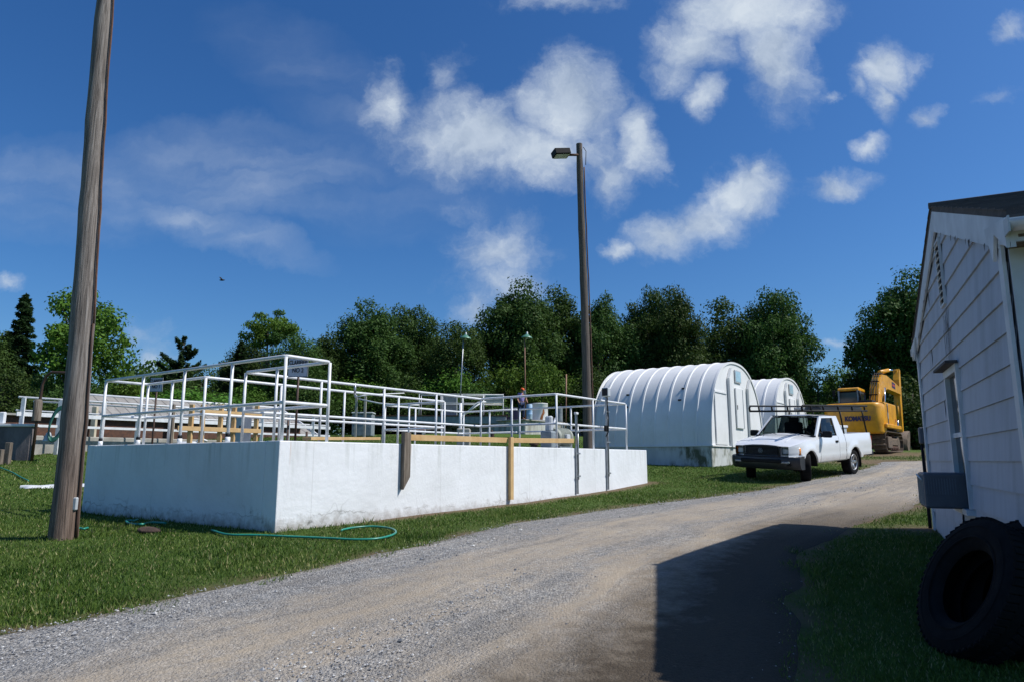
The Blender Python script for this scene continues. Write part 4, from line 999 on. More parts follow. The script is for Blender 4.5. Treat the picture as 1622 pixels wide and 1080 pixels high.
# rack
ZR0,ZR1=1.665,1.80; hwk=.68; xr0,xr1=.82,4.8
b=MB(); r=.025
b.tube([(xr0,-hwk,ZR0),(xr0,hwk,ZR0)],r,7)
for s_ in (1,-1):
    b.tube([(xr0,s_*hwk,ZR0),(xr1,s_*hwk,ZR0)],r,7)
    b.tube([(xr0+.0,s_*hwk,ZR0),(xr0-.03,s_*hwk,ZR1-.05),(xr0+.03,s_*hwk,ZR1),(xr1,s_*hwk,ZR1)],r,7)
    for x in (1.3,2.0,2.9,3.8,4.65): b.tube([(x,s_*hwk,ZR0),(x-.03,s_*hwk,ZR1)],r*.9,6)
for x in (1.3,2.0,2.9,3.75,4.6): b.tube([(x,-hwk,ZR0),(x,hwk,ZR0)],r,7)
rk_=b.build('roof_rack','black',truck)
for x,xb in ((2.97,3.0),(4.45,4.52)):
    for s_ in (1,-1):
        MB().tube([(x,s_*hwk,ZR0),(x+.01,s_*(hwk+.03),1.45),(xb,s_*.75,1.075)],.022,7).build('rack_leg','black',rk_)
ld=thing('aluminium_ladder','folded silver ladder lying on the roof rack of the pickup','ladder',(TM@Vector((3.6,.2,ZR0+.03))),rot=TM.to_euler())
b=MB()
for y in (-.18,.18): b.box((0,y,.03),(1.9,.025,.07))
for k in range(8): b.tube([(-.85+k*.24,-.18,.03),(-.85+k*.24,.18,.03)],.014,6)
b.build('ladder_frame','galv',ld)
tb=thing('load_boards','long dark boards strapped on the rear of the roof rack','boards',(TM@Vector((3.4,-.25,ZR0+.03))),rot=TM.to_euler())
b=MB(); b.box((.3,0,.03),(2.7,.42,.05),bev=.004); b.box((.35,.02,.085),(2.7,.34,.05),bev=.004); b.build('boards','bumper',tb)
cb=thing('storage_bin','pale grey lidded bin standing in the bed of the pickup','bin',(TM@Vector((3.28,YS*.34,.676))),rot=TM.to_euler())
MB().box((0,0,.27),(.42,.6,.54),bev=.03,seg=2).build('tub','boxgrey',cb); MB().box((0,0,.575),(.47,.65,.07),bev=.02,seg=2).build('lid','white_pipe',cb)
b=MB()
for y in np.linspace(-.25,.25,7): b.box((-.215,y,.2),(.014,.02,.34)); b.box((.215,y,.2),(.014,.02,.34))
for x in np.linspace(-.15,.15,4): b.box((x,.305,.2),(.02,.014,.34)); b.box((x,-.305,.2),(.02,.014,.34))
b.build('ribs','boxgrey',cb)
# ------------------------------------------------------------------ PEOPLE (skin modifier bodies)
def skin_mesh(name,verts,edges,rad,mat,parent,sub=2,rootv=0):
    me=bpy.data.meshes.new(name); me.from_pydata([tuple(v) for v in verts],edges,[]); o=bpy.data.objects.new(name,me); COL.objects.link(o)
    md=o.modifiers.new('s','SKIN'); md.use_smooth_shade=True
    for i,r_ in enumerate(rad):
        sv=me.skin_vertices[0].data[i]; rr_=r_ if isinstance(r_,tuple) else (r_,r_); sv.radius=rr_; sv.use_root=(i==rootv)
    s2=o.modifiers.new('u','SUBSURF'); s2.levels=sub; s2.render_levels=sub
    bpy.context.view_layer.update(); dg=bpy.context.evaluated_depsgraph_get(); m2=bpy.data.meshes.new_from_object(o.evaluated_get(dg)); bpy.data.objects.remove(o)
    m2.materials.clear(); return link(name,m2,mat,parent)
def hand_chain(V,E,Rr,wi,wp,dirv,sidev,palmn,scale=1.0,curl=.35):
    "adds palm, four bent fingers of unequal length and a thumb"
    d=Vector(dirv).normalized(); s_=Vector(sidev).normalized(); pn=Vector(palmn).normalized()
    pc=len(V); V.append(wp+d*.05*scale); Rr.append((.032*scale,.018*scale)); E.append((wi,pc))
    for k,ln in enumerate((.068,.078,.073,.057)):
        b0=wp+d*.088*scale+s_*(.027-.018*k)*scale; a=len(V); V.append(b0); Rr.append(.0095*scale); E.append((pc,a))
        prev=a; p_=b0.copy(); ang=0
        for j,fr in enumerate((.45,.32,.23)):
            ang+=curl*(1+.15*k); p_=p_+(d*math.cos(ang)+pn*math.sin(ang))*ln*fr*scale; q_=len(V); V.append(p_.copy()); Rr.append((.0088-.001*j)*scale); E.append((prev,q_)); prev=q_
    b0=wp+d*.03*scale+s_*.034*scale; a=len(V); V.append(b0); Rr.append(.012*scale); E.append((pc,a)); q_=len(V); V.append(b0+(d*.7+s_*.6+pn*.3)*.036*scale); Rr.append(.0105*scale); E.append((a,q_)); q2=len(V); V.append(V[q_]+(d*.85+s_*.15+pn*.4)*.028*scale); Rr.append(.009*scale); E.append((q_,q2))
def head_mesh(par,c,fwd,s_=1.0,skin='skin'):
    fwd=Vector(fwd).normalized(); m=frame(c,fwd)
    return m
def person(name_label,loc,rz,pose,cap=True,shirt='purple',legs='jeans'):
    t=thing('person',name_label,'person',loc,rz)
    J={k:Vector(v) for k,v in pose.items()}
    names=['pelvis','waist','chest','neck','headb','headc','headt','shL','elL','wrL','shR','elR','wrR','hipL','knL','anL','toeL','hipR','knR','anR','toeR']
    V=[J[n].copy() for n in names]; ix={n:i for i,n in enumerate(names)}
    Rd=[(.15,.11),(.125,.095),(.155,.105),(.052,.055),(.062,.075),(.078,.098),(.055,.07),.058,.042,.026,.058,.042,.026,.088,.058,.038,(.042,.026),.088,.058,.038,(.042,.026)]
    E=[(ix[a],ix[b]) for a,b in (('pelvis','waist'),('waist','chest'),('chest','neck'),('neck','headb'),('headb','headc'),('headc','headt'),('chest','shL'),('shL','elL'),('elL','wrL'),('chest','shR'),('shR','elR'),('elR','wrR'),('pelvis','hipL'),('hipL','knL'),('knL','anL'),('anL','toeL'),('pelvis','hipR'),('hipR','knR'),('knR','anR'),('anR','toeR'))]
    for sd in 'LR':
        d=(J['wr'+sd]-J['el'+sd]).normalized(); pn=Vector((1,0,0))-d*d.x; pn.normalize(); s2=d.cross(pn)
        hand_chain(V,E,Rd,ix['wr'+sd],J['wr'+sd],d,pn if sd=='L' else pn,(s2 if sd=='L' else -s2))
    body=skin_mesh('body',V,E,Rd,'skin',t)
    fw=J['face']; fw=fw.normalized(); hc_=J['headc']; m=frame(hc_,fw)
    b=MB(); b.prism([(.088,-.012,-.01),(.088,.012,-.01),(.08,.004,.035),(.08,-.004,.035)],(.022,0,-.012),m,bev=.003); b.build('nose','skin',t)
    for s_ in (1,-1):
        MB().lathe([(.001,-.010),(.008,-.006),(.010,0),(.008,.006),(.001,.010)],10,m@Matrix.Translation((.082,s_*.03,.03))).build('eye','ink',t)
        MB().box((0,0,0),(.025,.014,.055),m@Matrix.Translation((-.0,s_*.082,.01)),bev=.006).build('ear','skin',t)
    MB().box((0,0,0),(.010,.045,.010),m@Matrix.Translation((.084,0,-.042)),bev=.003).build('mouth','redcloth',t)
    # hair shell
    b=MB(); b.lathe([(.094,-.02),(.098,.02),(.092,.06),(.065,.095),(.001,.11)],20,m@Matrix.Translation((-.014,0,.012))@Matrix.Diagonal((1.12,.92,1,1))); b.build('hair','hair',t)
    if cap:
        b=MB(); b.lathe([(.104,.035),(.106,.06),(.095,.09),(.068,.115),(.001,.125)],22,m@Matrix.Translation((-.008,0,.012))@Matrix.Diagonal((1.12,.95,1,1))); b.prism([(.08,-.07,.05),(.17,-.045,.04),(.185,0,.038),(.17,.045,.04),(.08,.07,.05)],(0,0,.008),m); b.build('cap','orange',t)
    # shirt
    sh=['pelvis','waist','chest','neck','shL','elL','shR','elR']; q=[J[n].copy() for n in sh]
    q[3]=J['chest'].lerp(J['neck'],.62); q[5]=J['shL'].lerp(J['elL'],.75); q[7]=J['shR'].lerp(J['elR'],.75)
    skin_mesh('shirt',q,[(0,1),(1,2),(2,3),(2,4),(4,5),(2,6),(6,7)],[(.168,.13),(.150,.118),(.178,.125),(.075,.075),.082,.066,.082,.066],shirt,t)
    lg=['pelvis','hipL','knL','anL','hipR','knR','anR']; q=[J[n].copy() for n in lg]; q[3]=J['knL'].lerp(J['anL'],.93); q[6]=J['knR'].lerp(J['anR'],.93)
    skin_mesh('trousers',q,[(0,1),(1,2),(2,3),(0,4),(4,5),(5,6)],[(.165,.125),.108,.077,.062,.108,.077,.062],legs,t)
    for sd in 'LR':
        a=J['an'+sd]; c=J['toe'+sd]; d=(c-a); d.z=0; d.normalize(); skin_mesh('shoe',[a-d*.05+Vector((0,0,-.045)),a+d*.05+Vector((0,0,-.045)),c+Vector((0,0,-.0))],[(0,1),(1,2)],[(.05,.048),(.052,.045),(.045,.03)],'darkcloth',t)
    return t
stand=dict(pelvis=(0,0,.95),waist=(.02,0,1.12),chest=(.05,0,1.33),neck=(.06,0,1.50),headb=(.085,0,1.565),headc=(.105,0,1.63),headt=(.10,0,1.70),
 shL=(.05,.19,1.42),elL=(.07,.27,1.14),wrL=(.26,.22,.98),shR=(.05,-.19,1.42),elR=(.03,-.27,1.13),wrR=(.20,-.26,.93),
 hipL=(0,.10,.90),knL=(.03,.12,.50),anL=(-.03,.13,.09),toeL=(.12,.14,.04),hipR=(0,-.10,.90),knR=(.01,-.12,.50),anR=(-.05,-.13,.09),toeR=(.10,-.14,.04),face=(1,0,-.25))
pp=P(826,665,38.6)
person('person in orange cap and lavender shirt standing on the far concrete tank',(pp.x,pp.y,3.78),R(-60),stand)
sit=dict(pelvis=(0,0,.10),waist=(-.03,0,.27),chest=(-.06,0,.48),neck=(-.06,0,.64),headb=(-.03,0,.70),headc=(-.02,0,.765),headt=(-.02,0,.83),
 shL=(-.05,.18,.56),elL=(.10,.24,.36),wrL=(.33,.17,.45),shR=(-.05,-.18,.56),elR=(.14,-.24,.36),wrR=(.36,-.15,.47),
 hipL=(.05,.10,.08),knL=(.42,.12,.12),anL=(.55,.12,-.18),toeL=(.66,.12,-.20),hipR=(.05,-.10,.08),knR=(.42,-.12,.12),anR=(.55,-.12,-.18),toeR=(.66,-.12,-.20),face=(1,0,-.05))
dm=TM@Matrix.Translation((2.28,YS*.36,.72))@Matrix.Rotation(PI,4,'Z')
dv=person('person in dark clothes sitting at the wheel inside the white pickup',(0,0,0),0,sit,cap=False,shirt='darkcloth',legs='darkcloth'); dv.location=dm.translation; dv.rotation_euler=dm.to_euler(); dv.scale=(.95,.95,.95)
# ------------------------------------------------------------------ EXCAVATOR
eh=Vector((.62,.785,0)).normalized(); er=Vector((eh.y,-eh.x,0))
ec=P(1399,700,30.0); ec.z=0; eo=ec-er*1.375*.86; gz=T(*(eo+eh*2.5).xy)
exc=thing('crawler_excavator','yellow crawler excavator with raised folded arm parked behind the pickup','excavator',(eo.x,eo.y,gz),math.atan2(eh.y,eh.x)); exc.scale=(1,.86,1)
# local x forward, y left, z up. rear of counterweight at x=0; right side y=-1.375
hwE=1.375
def rr(x0,x1,y0,y1,r,n=6):
    pts=[]
    for cx,cy,a0 in ((x0+r,y0+r,PI),(x1-r,y0+r,1.5*PI),(x1-r,y1-r,0),(x0+r,y1-r,PI/2)):
        for k in range(n+1): a=a0+PI/2*k/n; pts.append((cx+r*math.cos(a),cy+r*math.sin(a)))
    return pts
b=MB(); rows=[]; pl=[]
nA=16
for k in range(nA+1):  # plan curve of counterweight from right-front around rear to left-front
    pass
def plan(off):
    pts=[(1.05,-hwE+off)]
    for k in range(9): a=PI*1.5-PI/2*k/8; pts.append((.42+ (.42-off)*math.cos(a),-hwE+.42+(.42-off)*math.sin(a)))
    for k in range(1,8): f=k/8; pts.append((off-.10*math.sin(PI*f),-hwE+.42+(2*hwE-.84)*f))
    for k in range(9): a=PI-PI/2*k/8; pts.append((.42+(.42-off)*math.cos(a),hwE-.42+(.42-off)*math.sin(a)))
    pts.append((1.05,hwE-off)); return pts
for z,o_ in ((.78,.10),(.82,.03),(.88,0),(1.94,0),(2.05,.02),(2.11,.07),(2.13,.14)): rows.append([(x,y,z) for x,y in plan(o_)])
b.grid(rows); b.poly(rows[-1]); b.poly(rows[0][::-1]); cw=b.build('counterweight','dirtyyellow',exc,sharp=40)
me=text_mesh('KOMATSU',.27,.006,.016,.95); me.transform(Matrix.Translation((-.112,-.33,1.42))@Matrix.Rotation(-PI/2,4,'Z')@Matrix.Rotation(PI/2,4,'X')); link('lettering',me,'textblue',cw)
b=MB(); b.box((2.35,-hwE+.38,1.62),(2.55,.74,1.16),bev=.06,seg=2); b.build('side_cover','dirtyyellow',exc)
b=MB(); b.box((2.05,0,1.55),(1.95,1.9,1.2),bev=.04); b.build('engine_bay','dirtyyellow',exc)
b=MB(); b.box((2.55,hwE-.40,1.58),(1.1,.78,1.1),bev=.05); b.build('side_cover','dirtyyellow',exc)
b=MB(); b.box((1.5,.1,2.17),(1.5,2.0,.10),bev=.04); b.box((1.3,-.5,2.24),(.7,.7,.12),bev=.03); b.build('engine_hood','black',exc)
b=MB(); b.tube([(1.2,-.2,2.3),(1.2,-.2,2.75)],.06,10); b.build('exhaust','black',exc)
b=MB(); b.box((2.2,-hwE+.05,1.13),(3.3,.40,.18),bev=.03); b.build('step','dirtyyellow',exc)
b=MB(); 
for x in (1.55,): b.box((x,-hwE-.004,1.63),(.16,.01,1.0))
st_=b.build('stripe','greymetal',exc)
b=MB(); b.box((1.55,-hwE-.011,1.9),(.12,.006,.3)); b.box((1.55,-hwE-.011,1.35),(.10,.006,.24)); b.build('markings','navy',st_)
MB().box((3.25,-hwE-.0,1.45),(.12,.012,.14)).build('warning_label','redcloth',exc)
b=MB(); b.box((2.3,0,1.08),(4.0,2.3,.16),bev=.02); b.build('turntable_frame','black',exc)
b=MB(); b.lathe([(.75,.80),(.75,1.02)],32,Matrix.Translation((2.35,0,0))); b.box((2.35,0,.62),(2.0,1.7,.36),bev=.05); b.build('undercarriage','track',exc)
# cab (left front)
cy0,cy1,cx0,cx1=.10,1.10,2.15,3.95
b=MB(); b.prism([(cx0,cy0,1.0),(cx1,cy0,1.0),(cx1+.05,cy0,1.6),(cx1-.28,cy0,2.72),(cx1-.45,cy0,2.86),(cx0+.15,cy0,2.86),(cx0,cy0,2.7)],(0,cy1-cy0,0),bev=.04); cab=b.build('cab','interior',exc)
b=MB(); b.prism([(cx0-.04,cy0-.03,2.86),(cx1-.42,cy0-.03,2.86),(cx1-.50,cy0-.03,3.0),(cx0+.1,cy0-.03,3.02),(cx0-.04,cy0-.03,2.96)],(0,cy1-cy0+.06,0),bev=.04); b.build('cab_roof','dirtyyellow',exc)
b=MB()
for y in (cy0+.02,cy1-.02): b.box((cx0-.005,y,2.3),(.06,.08,1.15)); b.box((cx1-.33,y-.0,2.35),(.06,.05,1.0)); 
b.box((cx0-.005,(cy0+cy1)/2,1.75),(.05,cy1-cy0,.10)); b.build('cab_frame','greymetal',cab)
b=MB(); b.poly([(cx0-.012,cy0+.08,1.85),(cx0-.012,cy1-.08,1.85),(cx0-.012,cy1-.08,2.78),(cx0-.012,cy0+.08,2.78)]); b.poly([(cx0+.12,cy0-.012,1.85),(cx1-.4,cy0-.012,1.85),(cx1-.45,cy0-.012,2.75),(cx0+.12,cy0-.012,2.75)]); b.build('window',pm('dark_cab_glass',(.015,.022,.02),None,5,.08),cab)
b=MB(); b.tube([(cx0+.1,cy1+.0,2.2),(cx0+.1,cy1+.25,2.4),(cx0+.1,cy1+.25,2.9)],.02,6); b.box((cx0+.08,cy1+.25,2.78),(.04,.16,.28),bev=.01); b.build('mirror','black',cab)
# boom : thick curved box section (profile in x,z)
def beam(spine,halfh,wd,y,name,mat,par,bev=.025):
    up=[];dn=[]
    for i,(x,z) in enumerate(spine):
        a=spine[max(0,i-1)]; c=spine[min(len(spine)-1,i+1)]; d=Vector((c[0]-a[0],c[1]-a[1])).normalized(); n_=Vector((-d.y,d.x)); h=halfh[i]
        up.append((x+n_.x*h,y-wd/2,z+n_.y*h)); dn.append((x-n_.x*h,y-wd/2,z-n_.y*h))
    b=MB(); b.prism(up+dn[::-1],(0,wd,0)); return b.build(name,mat,par)
by=-.42+.0
ZB=lambda z:z
boom=beam([(2.95,1.5),(3.3,2.2),(3.9,2.95),(4.55,3.38),(5.6,3.50),(7.4,3.42),(9.3,3.30)],[.18,.34,.42,.42,.34,.26,.17],.46,by,'boom','dirtyyellow',exc)
MB().box((0,0,0),(.85,.008,.30),Matrix.Translation((7.2,by-.235,3.46))@Matrix.Rotation(R(3),4,'Y')).build('badge','textblue',boom)
MB().box((0,0,0),(.6,.006,.09),Matrix.Translation((7.2,by-.242,3.46))@Matrix.Rotation(R(3),4,'Y')).build('badge_stripe','redcloth',boom)
b=MB()
for k,yy in enumerate((-.12,0,.12)):
    b.tube([(2.75,by+yy,1.9),(2.95,by+yy,2.5),(3.55,by+yy,3.25),(4.35,by+yy,3.85),(5.3,by+yy,3.9)],.022,6)
for (x,z) in ((3.1,2.7),(3.7,3.38),(4.3,3.78)): b.box((x,by,z),(.06,.42,.05))
b.build('hydraulic_lines','black',boom)
# arm
arm=beam([(9.75,4.55),(9.5,3.9),(9.35,3.25),(9.2,2.0),(9.1,1.05)],[.10,.24,.27,.20,.12],.34,by,'arm','dirtyyellow',exc)
b=MB(); b.tube([(5.0,by,3.95),(7.3,by,4.28)],.10,12); ca=b.build('arm_cylinder','dirtyyellow',exc); MB().tube([(7.3,by,4.28),(9.7,by,4.52)],.05,10).build('rod','chrome',ca)
for yy in (by-.36,by+.36):
    b=MB(); b.tube([(3.6,yy,1.3),(3.85,yy,2.1)],.10,12); cc=b.build('boom_cylinder','dirtyyellow',exc); MB().tube([(3.85,yy,2.1),(4.25,yy,3.1)],.05,10).build('rod','chrome',cc)
b=MB(); b.tube([(9.2,by-.0,2.9),(8.75,by,1.8)],.08,10); bc=b.build('bucket_cylinder','dirtyyellow',exc)
MB().tube([(8.75,by,1.8),(8.55,by,1.2)],.045,8).build('rod','chrome',bc)
# bucket
b=MB(); pts=[]
pr=[(9.15,1.15),(8.9,1.05),(8.45,.95),(8.1,.7),(8.0,.35),(8.2,.08),(8.6,.0)]
b.grid([[(x,by-.5,z),(x,by+.5,z)] for x,z in pr]); 
for yy in (by-.5,by+.5): b.poly([(x,yy,z) for x,z in pr])
bk=b.build('bucket','track',exc,solid=.03)
b=MB()
for k in range(5): b.prism([(8.55,by-.48+k*.22,-.0),(8.55,by-.40+k*.22,-.0),(8.78,by-.42+k*.22,.03),(8.78,by-.46+k*.22,.03)],(0,0,.06))
b.build('teeth','track',bk)
# tracks
def track(yc):
    w=.62; x0,x1=.55,4.55; zt_,zb2=.93,.02
    path=[]
    rA=.40
    for k in range(10): a=PI/2+PI*k/9; path.append((x0+rA+rA*1.0*math.cos(a),.47+rA*math.sin(a)))
    for k in range(10): a=-PI/2+PI*k/9; path.append((x1-rA+rA*math.cos(a),.47+rA*math.sin(a)))
    path.append(path[0]); pp_=np.array(path); d=np.r_[0,np.cumsum(np.linalg.norm(np.diff(pp_,axis=0),axis=1))]; n=48
    fr=MB(); tr=thing; b=MB()
    for k in range(n):
        s0=d[-1]*(k+.5)/n; x=np.interp(s0,d,pp_[:,0]); z=np.interp(s0,d,pp_[:,1]); x2=np.interp(s0+.02,d,pp_[:,0]); z2=np.interp(s0+.02,d,pp_[:,1]); an=math.atan2(z2-z,x2-x)
        m=Matrix.Translation((x,yc,z))@Matrix.Rotation(-an,4,'Y'); b.box((0,0,-.03),(d[-1]/n*.93,w,.035),m); b.box((-.06,0,-.065),(.02,w*.96,.045),m); b.box((.03,0,-.06),(.02,w*.96,.035),m)
    o=b.build('track','track',exc)
    b=MB(); b.box(((x0+x1)/2,yc,.47),(2.9,.34,.34),bev=.04); 
    b.build('track_frame','track',o)
    for cx in (x0+rA,x1-rA): MB().tube([(cx,yc-.17,.47),(cx,yc+.17,.47)],.31,20).build('idler_wheel','track',o)
    b=MB()
    for k in range(7): b.tube([(x0+.75+k*.42,yc-.2,.19),(x0+.75+k*.42,yc+.2,.19)],.085,12)
    for k in range(2): b.tube([(x0+1.3+k*1.4,yc-.15,.76),(x0+1.3+k*1.4,yc+.15,.76)],.06,10)
    b.build('rollers','rust',o)
    MB().box((x0+1.0,yc,.42),(.9,w*.98,.52),bev=.03).build('track_guard','track',o)
track(-1.08); track(1.08)
# ------------------------------------------------------------------ FAR TANK + BRIDGE
tc=Vector((P(832,690,38).x,38,0)); zt2=3.76
def T2(s,t,z): return Vector((tc.x,tc.y,0))+TD*s+TI*t+Vector((0,0,z))
ft=thing('far_concrete_tank','stained low concrete tank across the lawn, with steel bridge on top','tank',T2(0,0,2.9),math.atan2(TD.y,TD.x))
m=Matrix.Translation((0,0,0))
MB().box((3.2,5.8,.15),(6.4,11.6,1.4),bev=.03).build('wall','stainwall' if 'stainwall' in M else 'concrete',ft)
ft.location.z=2.9
MB().box((3.2,5.8,.855),(6.6,11.8,.06),bev=.01).build('coping','concrete',ft)
br=thing('steel_bridge','grey steel walkway bridge with thin railings over the far tank','bridge',P(700,664,39.5))
bz=P(700,668,39.5).z; x0,x1=P(560,664,39.5).x,P(802,664,39.5).x; yb=39.5
MB().box(((x0+x1)/2,yb,bz+.10),(x1-x0,.9,.42),bev=.02).build('girder','greymetal',br,True)
MB().box(((x0+x1)/2,yb,bz+.34),(x1-x0+.1,1.0,.05)).build('rusty_walkway','rust',br,True)
rl=MB(); zr_=bz+1.55
for yy in (yb-.45,yb+.45):
    xa=P(666,620,yb).x; xb_=P(797,620,yb).x
    rl.tube([(xa,yy,zr_),(xb_,yy,zr_-.04)],.025,6); rl.tube([(xa,yy,zr_-.5),(xb_,yy,zr_-.54)],.022,6)
rl.build('railing','white_pipe',br,True)
for px in (666,700,733,766,797):
    for yy in (yb-.45,yb+.45):
        x=P(px,620,yb).x; MB().tube([(x,yy,bz+.36),(x,yy,zr_)],.025,6).build('railing_post','white_pipe',br,True)
a=P(727,662,37.5); b_=P(762,637,37.5); o=MB().tube([a,b_],.035,6).build('brace','white_pipe',br,True)
c=P(783,631,38.9); t=thing('notice_board','blank pale board fixed to the railing of the far bridge','board',c); w=29*38.9/1120; MB().box((0,0,0),(w,.03,11.5*38.9/1120),bev=.01).build('panel','signface2' if 'signface2' in M else 'boxgrey',t); 
b=MB(); b.box((0,-.02,11.5*38.9/2240),(w+.04,.02,.03)); b.box((0,-.02,-11.5*38.9/2240),(w+.04,.02,.03)); b.build('frame','white_pipe',t)
c=P(712,648,40.3); t=tag(MB().box((0,0,0),(.9,.5,1.6),bev=.04).build('drive_unit','greymetal'),'grey drive unit cabinet on the far bridge','cabinet'); t.location=c
# tall white post with brace on near side
t=thing('steel_stanchion','thick white steel post standing before the far tank','post',onT(P(729,690,24).x,24)); q=t.location
MB().tube([(0,0,0),(0,0,P(729,638,24).z-q.z)],.055,10).build('shaft','white_pipe',t); MB().tube([(0,0,P(729,662,24).z-q.z),(P(757,637,24).x-q.x,.0,P(757,637,24).z-q.z),(P(770,636,24).x-q.x,0,P(770,636,24).z-q.z)],.03,8).build('brace','white_pipe',t)
MB().box((.12,0,.35),(.45,.5,.62),bev=.03).build('base_block','concrete',t)
# round tank, barrel
def on2(px,py,Yd): return P(px,py,Yd)
q=P(854,668,39.8); t=thing('round_tank','off white round drum tank with an orange rust patch','drum',(q.x,q.y,3.8))
MB().lathe([(.001,0),(.50,0),(.505,.02),(.50,.04),(.50,.93),(.515,.95),(.50,.98),(.46,.985),(.001,.99)],32).build('shell','fiber',t,sharp=40)
b=MB(); random.seed(5)
pl=[(-.10,.05),(.05,.02),(.10,.25),(.20,.42),(.16,.62),(.08,.66),(.06,.45),(-.02,.30)]
b.poly([(.506*math.sin(a*2.0+.25),-.506*math.cos(a*2.0+.25),z) for a,z in pl]); b.build('rust_patch','rustpatch',t)
q=P(838.5,666,38.3); t=thing('blue_barrel','pale blue plastic barrel beside the person on the far tank','barrel',(q.x,q.y,3.8))
MB().lathe([(.001,0),(.16,0),(.17,.03),(.17,.25),(.178,.27),(.17,.29),(.17,.52),(.178,.54),(.17,.56),(.17,.78),(.15,.82),(.001,.82)],24).build('drum','bluebarrel',t,sharp=40); MB().lathe([(.001,.825),(.12,.825),(.12,.85),(.001,.86)],16).build('lid','navy',t)
q=P(886,668,41); t=thing('dark_drum','dark grey upright drum on the far tank, right of the rusty one','drum',(q.x,q.y,3.8)); MB().lathe([(.001,0),(.2,0),(.21,.05),(.2,.1),(.2,.8),(.21,.85),(.19,.9),(.001,.92)],20).build('shell','greymetal',t,sharp=40); MB().tube([(.1,0,.9),(.1,0,1.05)],.04,8).build('filler_cap','black',t)
for i,(px,lab) in enumerate(((571,'plastic')or 0,)) if False else []: pass
q=P(775,655,42); t=thing('blue_tarp_stack','dark blue stacked crates beyond the far bridge','crates',(q.x,q.y,3.8))
for k in range(3): MB().box((-1.4+k*1.3,0,.45),(1.0,.8,.9),bev=.04).build('crate','navy',t)
# green enamel lamps
def gooselamp(label,px,py,pxb,pyb,Yd):
    top=P(px,py,Yd); bot=P(pxb,pyb,Yd); t=thing('yard_lamp',label,'lamp',bot,0,'green shaded yard lamps')
    d=top-bot; MB().tube([(0,0,0),tuple(d*.5),tuple(d)],.032,8).build('pole','galv' if pxb<800 else 'brown_lamp',t)
    m=Matrix.Translation(d+Vector((.12,0,.0)))@Matrix.Rotation(R(4),4,'Y')
    MB().lathe([(.05,.20),(.08,.19),(.12,.14),(.20,.09),(.29,.03),(.31,-.02),(.30,-.03),(.26,.02),(.10,.10),(.02,.11)],28,m).build('lamp_shade','greenlamp',t,sharp=60)
    MB().lathe([(.001,.33),(.035,.32),(.05,.27),(.055,.19)],14,m).build('cap','white_pipe',t); MB().lathe([(.001,-.10),(.06,-.07),(.07,-.0),(.03,.08)],14,m).build('bulb','boxgrey',t)
    return t
M['brown_lamp']=pm('rusty_pole',(.32,.17,.10),(.22,.11,.07),6,.7)
gooselamp('green shaded yard lamp on a leaning silver pole',734,536,727,668,38)
t=gooselamp('green shaded yard lamp on an upright rusty pole above the person',831,535,832.5,668,38.2)
MB().box((-.05,-.02,1.62),(.14,.10,.22),bev=.02).build('switch_box','greymetal',t)
a=P(897,592,30); b_=P(896,690,30); o=MB().tube([b_,a],.03,8).build('thin_pole','brown_lamp'); tag(o,'thin bare wooden pole rising behind the tank railing','pole'); recenter(o,b_)
# left small railings (pale posts)
t=thing('pale_railing','small pale post and rail fence beyond the tank, below the trees','railing',onT(P(565,690,30).x,30))
for px,py in ((565,629),(579,627)): 
    a=P(px,py,30); MB().box((a.x,30,(a.z+T(a.x,30))/2-.05),(.10,.10,a.z-T(a.x,30)+.1),bev=.01).build('post','oldpale',t,True) if False else MB().box((a.x,30,(a.z+T(a.x,30))/2-.05),(.10,.10,a.z-T(a.x,30)+.1),bev=.01).build('post','concrete',t,True)
b=MB(); b.tube([P(565,628,30),P(579,625,30),P(600,624,31),P(640,622,33)],.03,6); b.tube([P(568,631,30),P(600,638,29.5),P(640,641,29),P(664,641,29)],.03,6); b.build('rail','white_pipe',t,True)
q=onT(P(575,690,31).x,31); t=thing('grey_bin','grey lidded bin behind the pale railing','bin',q); MB().box((0,0,.5),(.9,.6,1.0),bev=.05).build('tub','greymetal',t); MB().box((0,-.02,1.03),(.95,.66,.07),bev=.02).build('lid','boxgrey',t)
# striped cloth chair
q=P(664,690,27); g_=T(q.x,27); t=thing('folding_chair','folding chair of navy, pink and white cloth by the far tank','chair',(q.x,27,g_))
zt_=P(664,675,27).z-g_
b=MB(); b.tube([(-.22,-.1,0),(-.22,.1,zt_)],.015,6); b.tube([(.22,-.1,0),(.22,.1,zt_)],.015,6); b.tube([(-.22,.3,0),(-.22,-.2,.5)],.015,6); b.tube([(.22,.3,0),(.22,-.2,.5)],.015,6); b.build('frame','galv',t)
MB().box((0,0,zt_*.72),(.20,.04,zt_*.5)).build('cloth_panel','navy',t); MB().box((-.155,0,zt_*.72),(.10,.04,zt_*.5)).build('cloth_panel','pink',t); MB().box((.155,0,zt_*.72),(.10,.04,zt_*.5)).build('cloth_panel','white_pipe',t); MB().box((0,-.15,.47),(.42,.42,.03)).build('seat','redcloth',t)
for px,py,Yd,lab in ((779,692,30,'short dark pipe stub in the grass left of the pine board post'),(846,706,22,'short dark pipe stub in the grass behind the tank railing'),(741,693,30,'short dark pipe stub by the base of the white post')):
    q=onT(P(px,py,Yd).x,Yd-0.0,-.05); h=.42
    t=thing('pipe_stub',lab,'pipe',q,0,'dark pipe stubs in the lawn'); MB().lathe([(.11,0),(.11,h),(.15,h+.005),(.15,h+.06),(.09,h+.065),(.001,h+.066)],16).build('pipe','brown_post',t,sharp=40); MB().tube([(0,0,h+.05),(0,0,h+.13)],.04,8).build('valve_nut','rust',t)
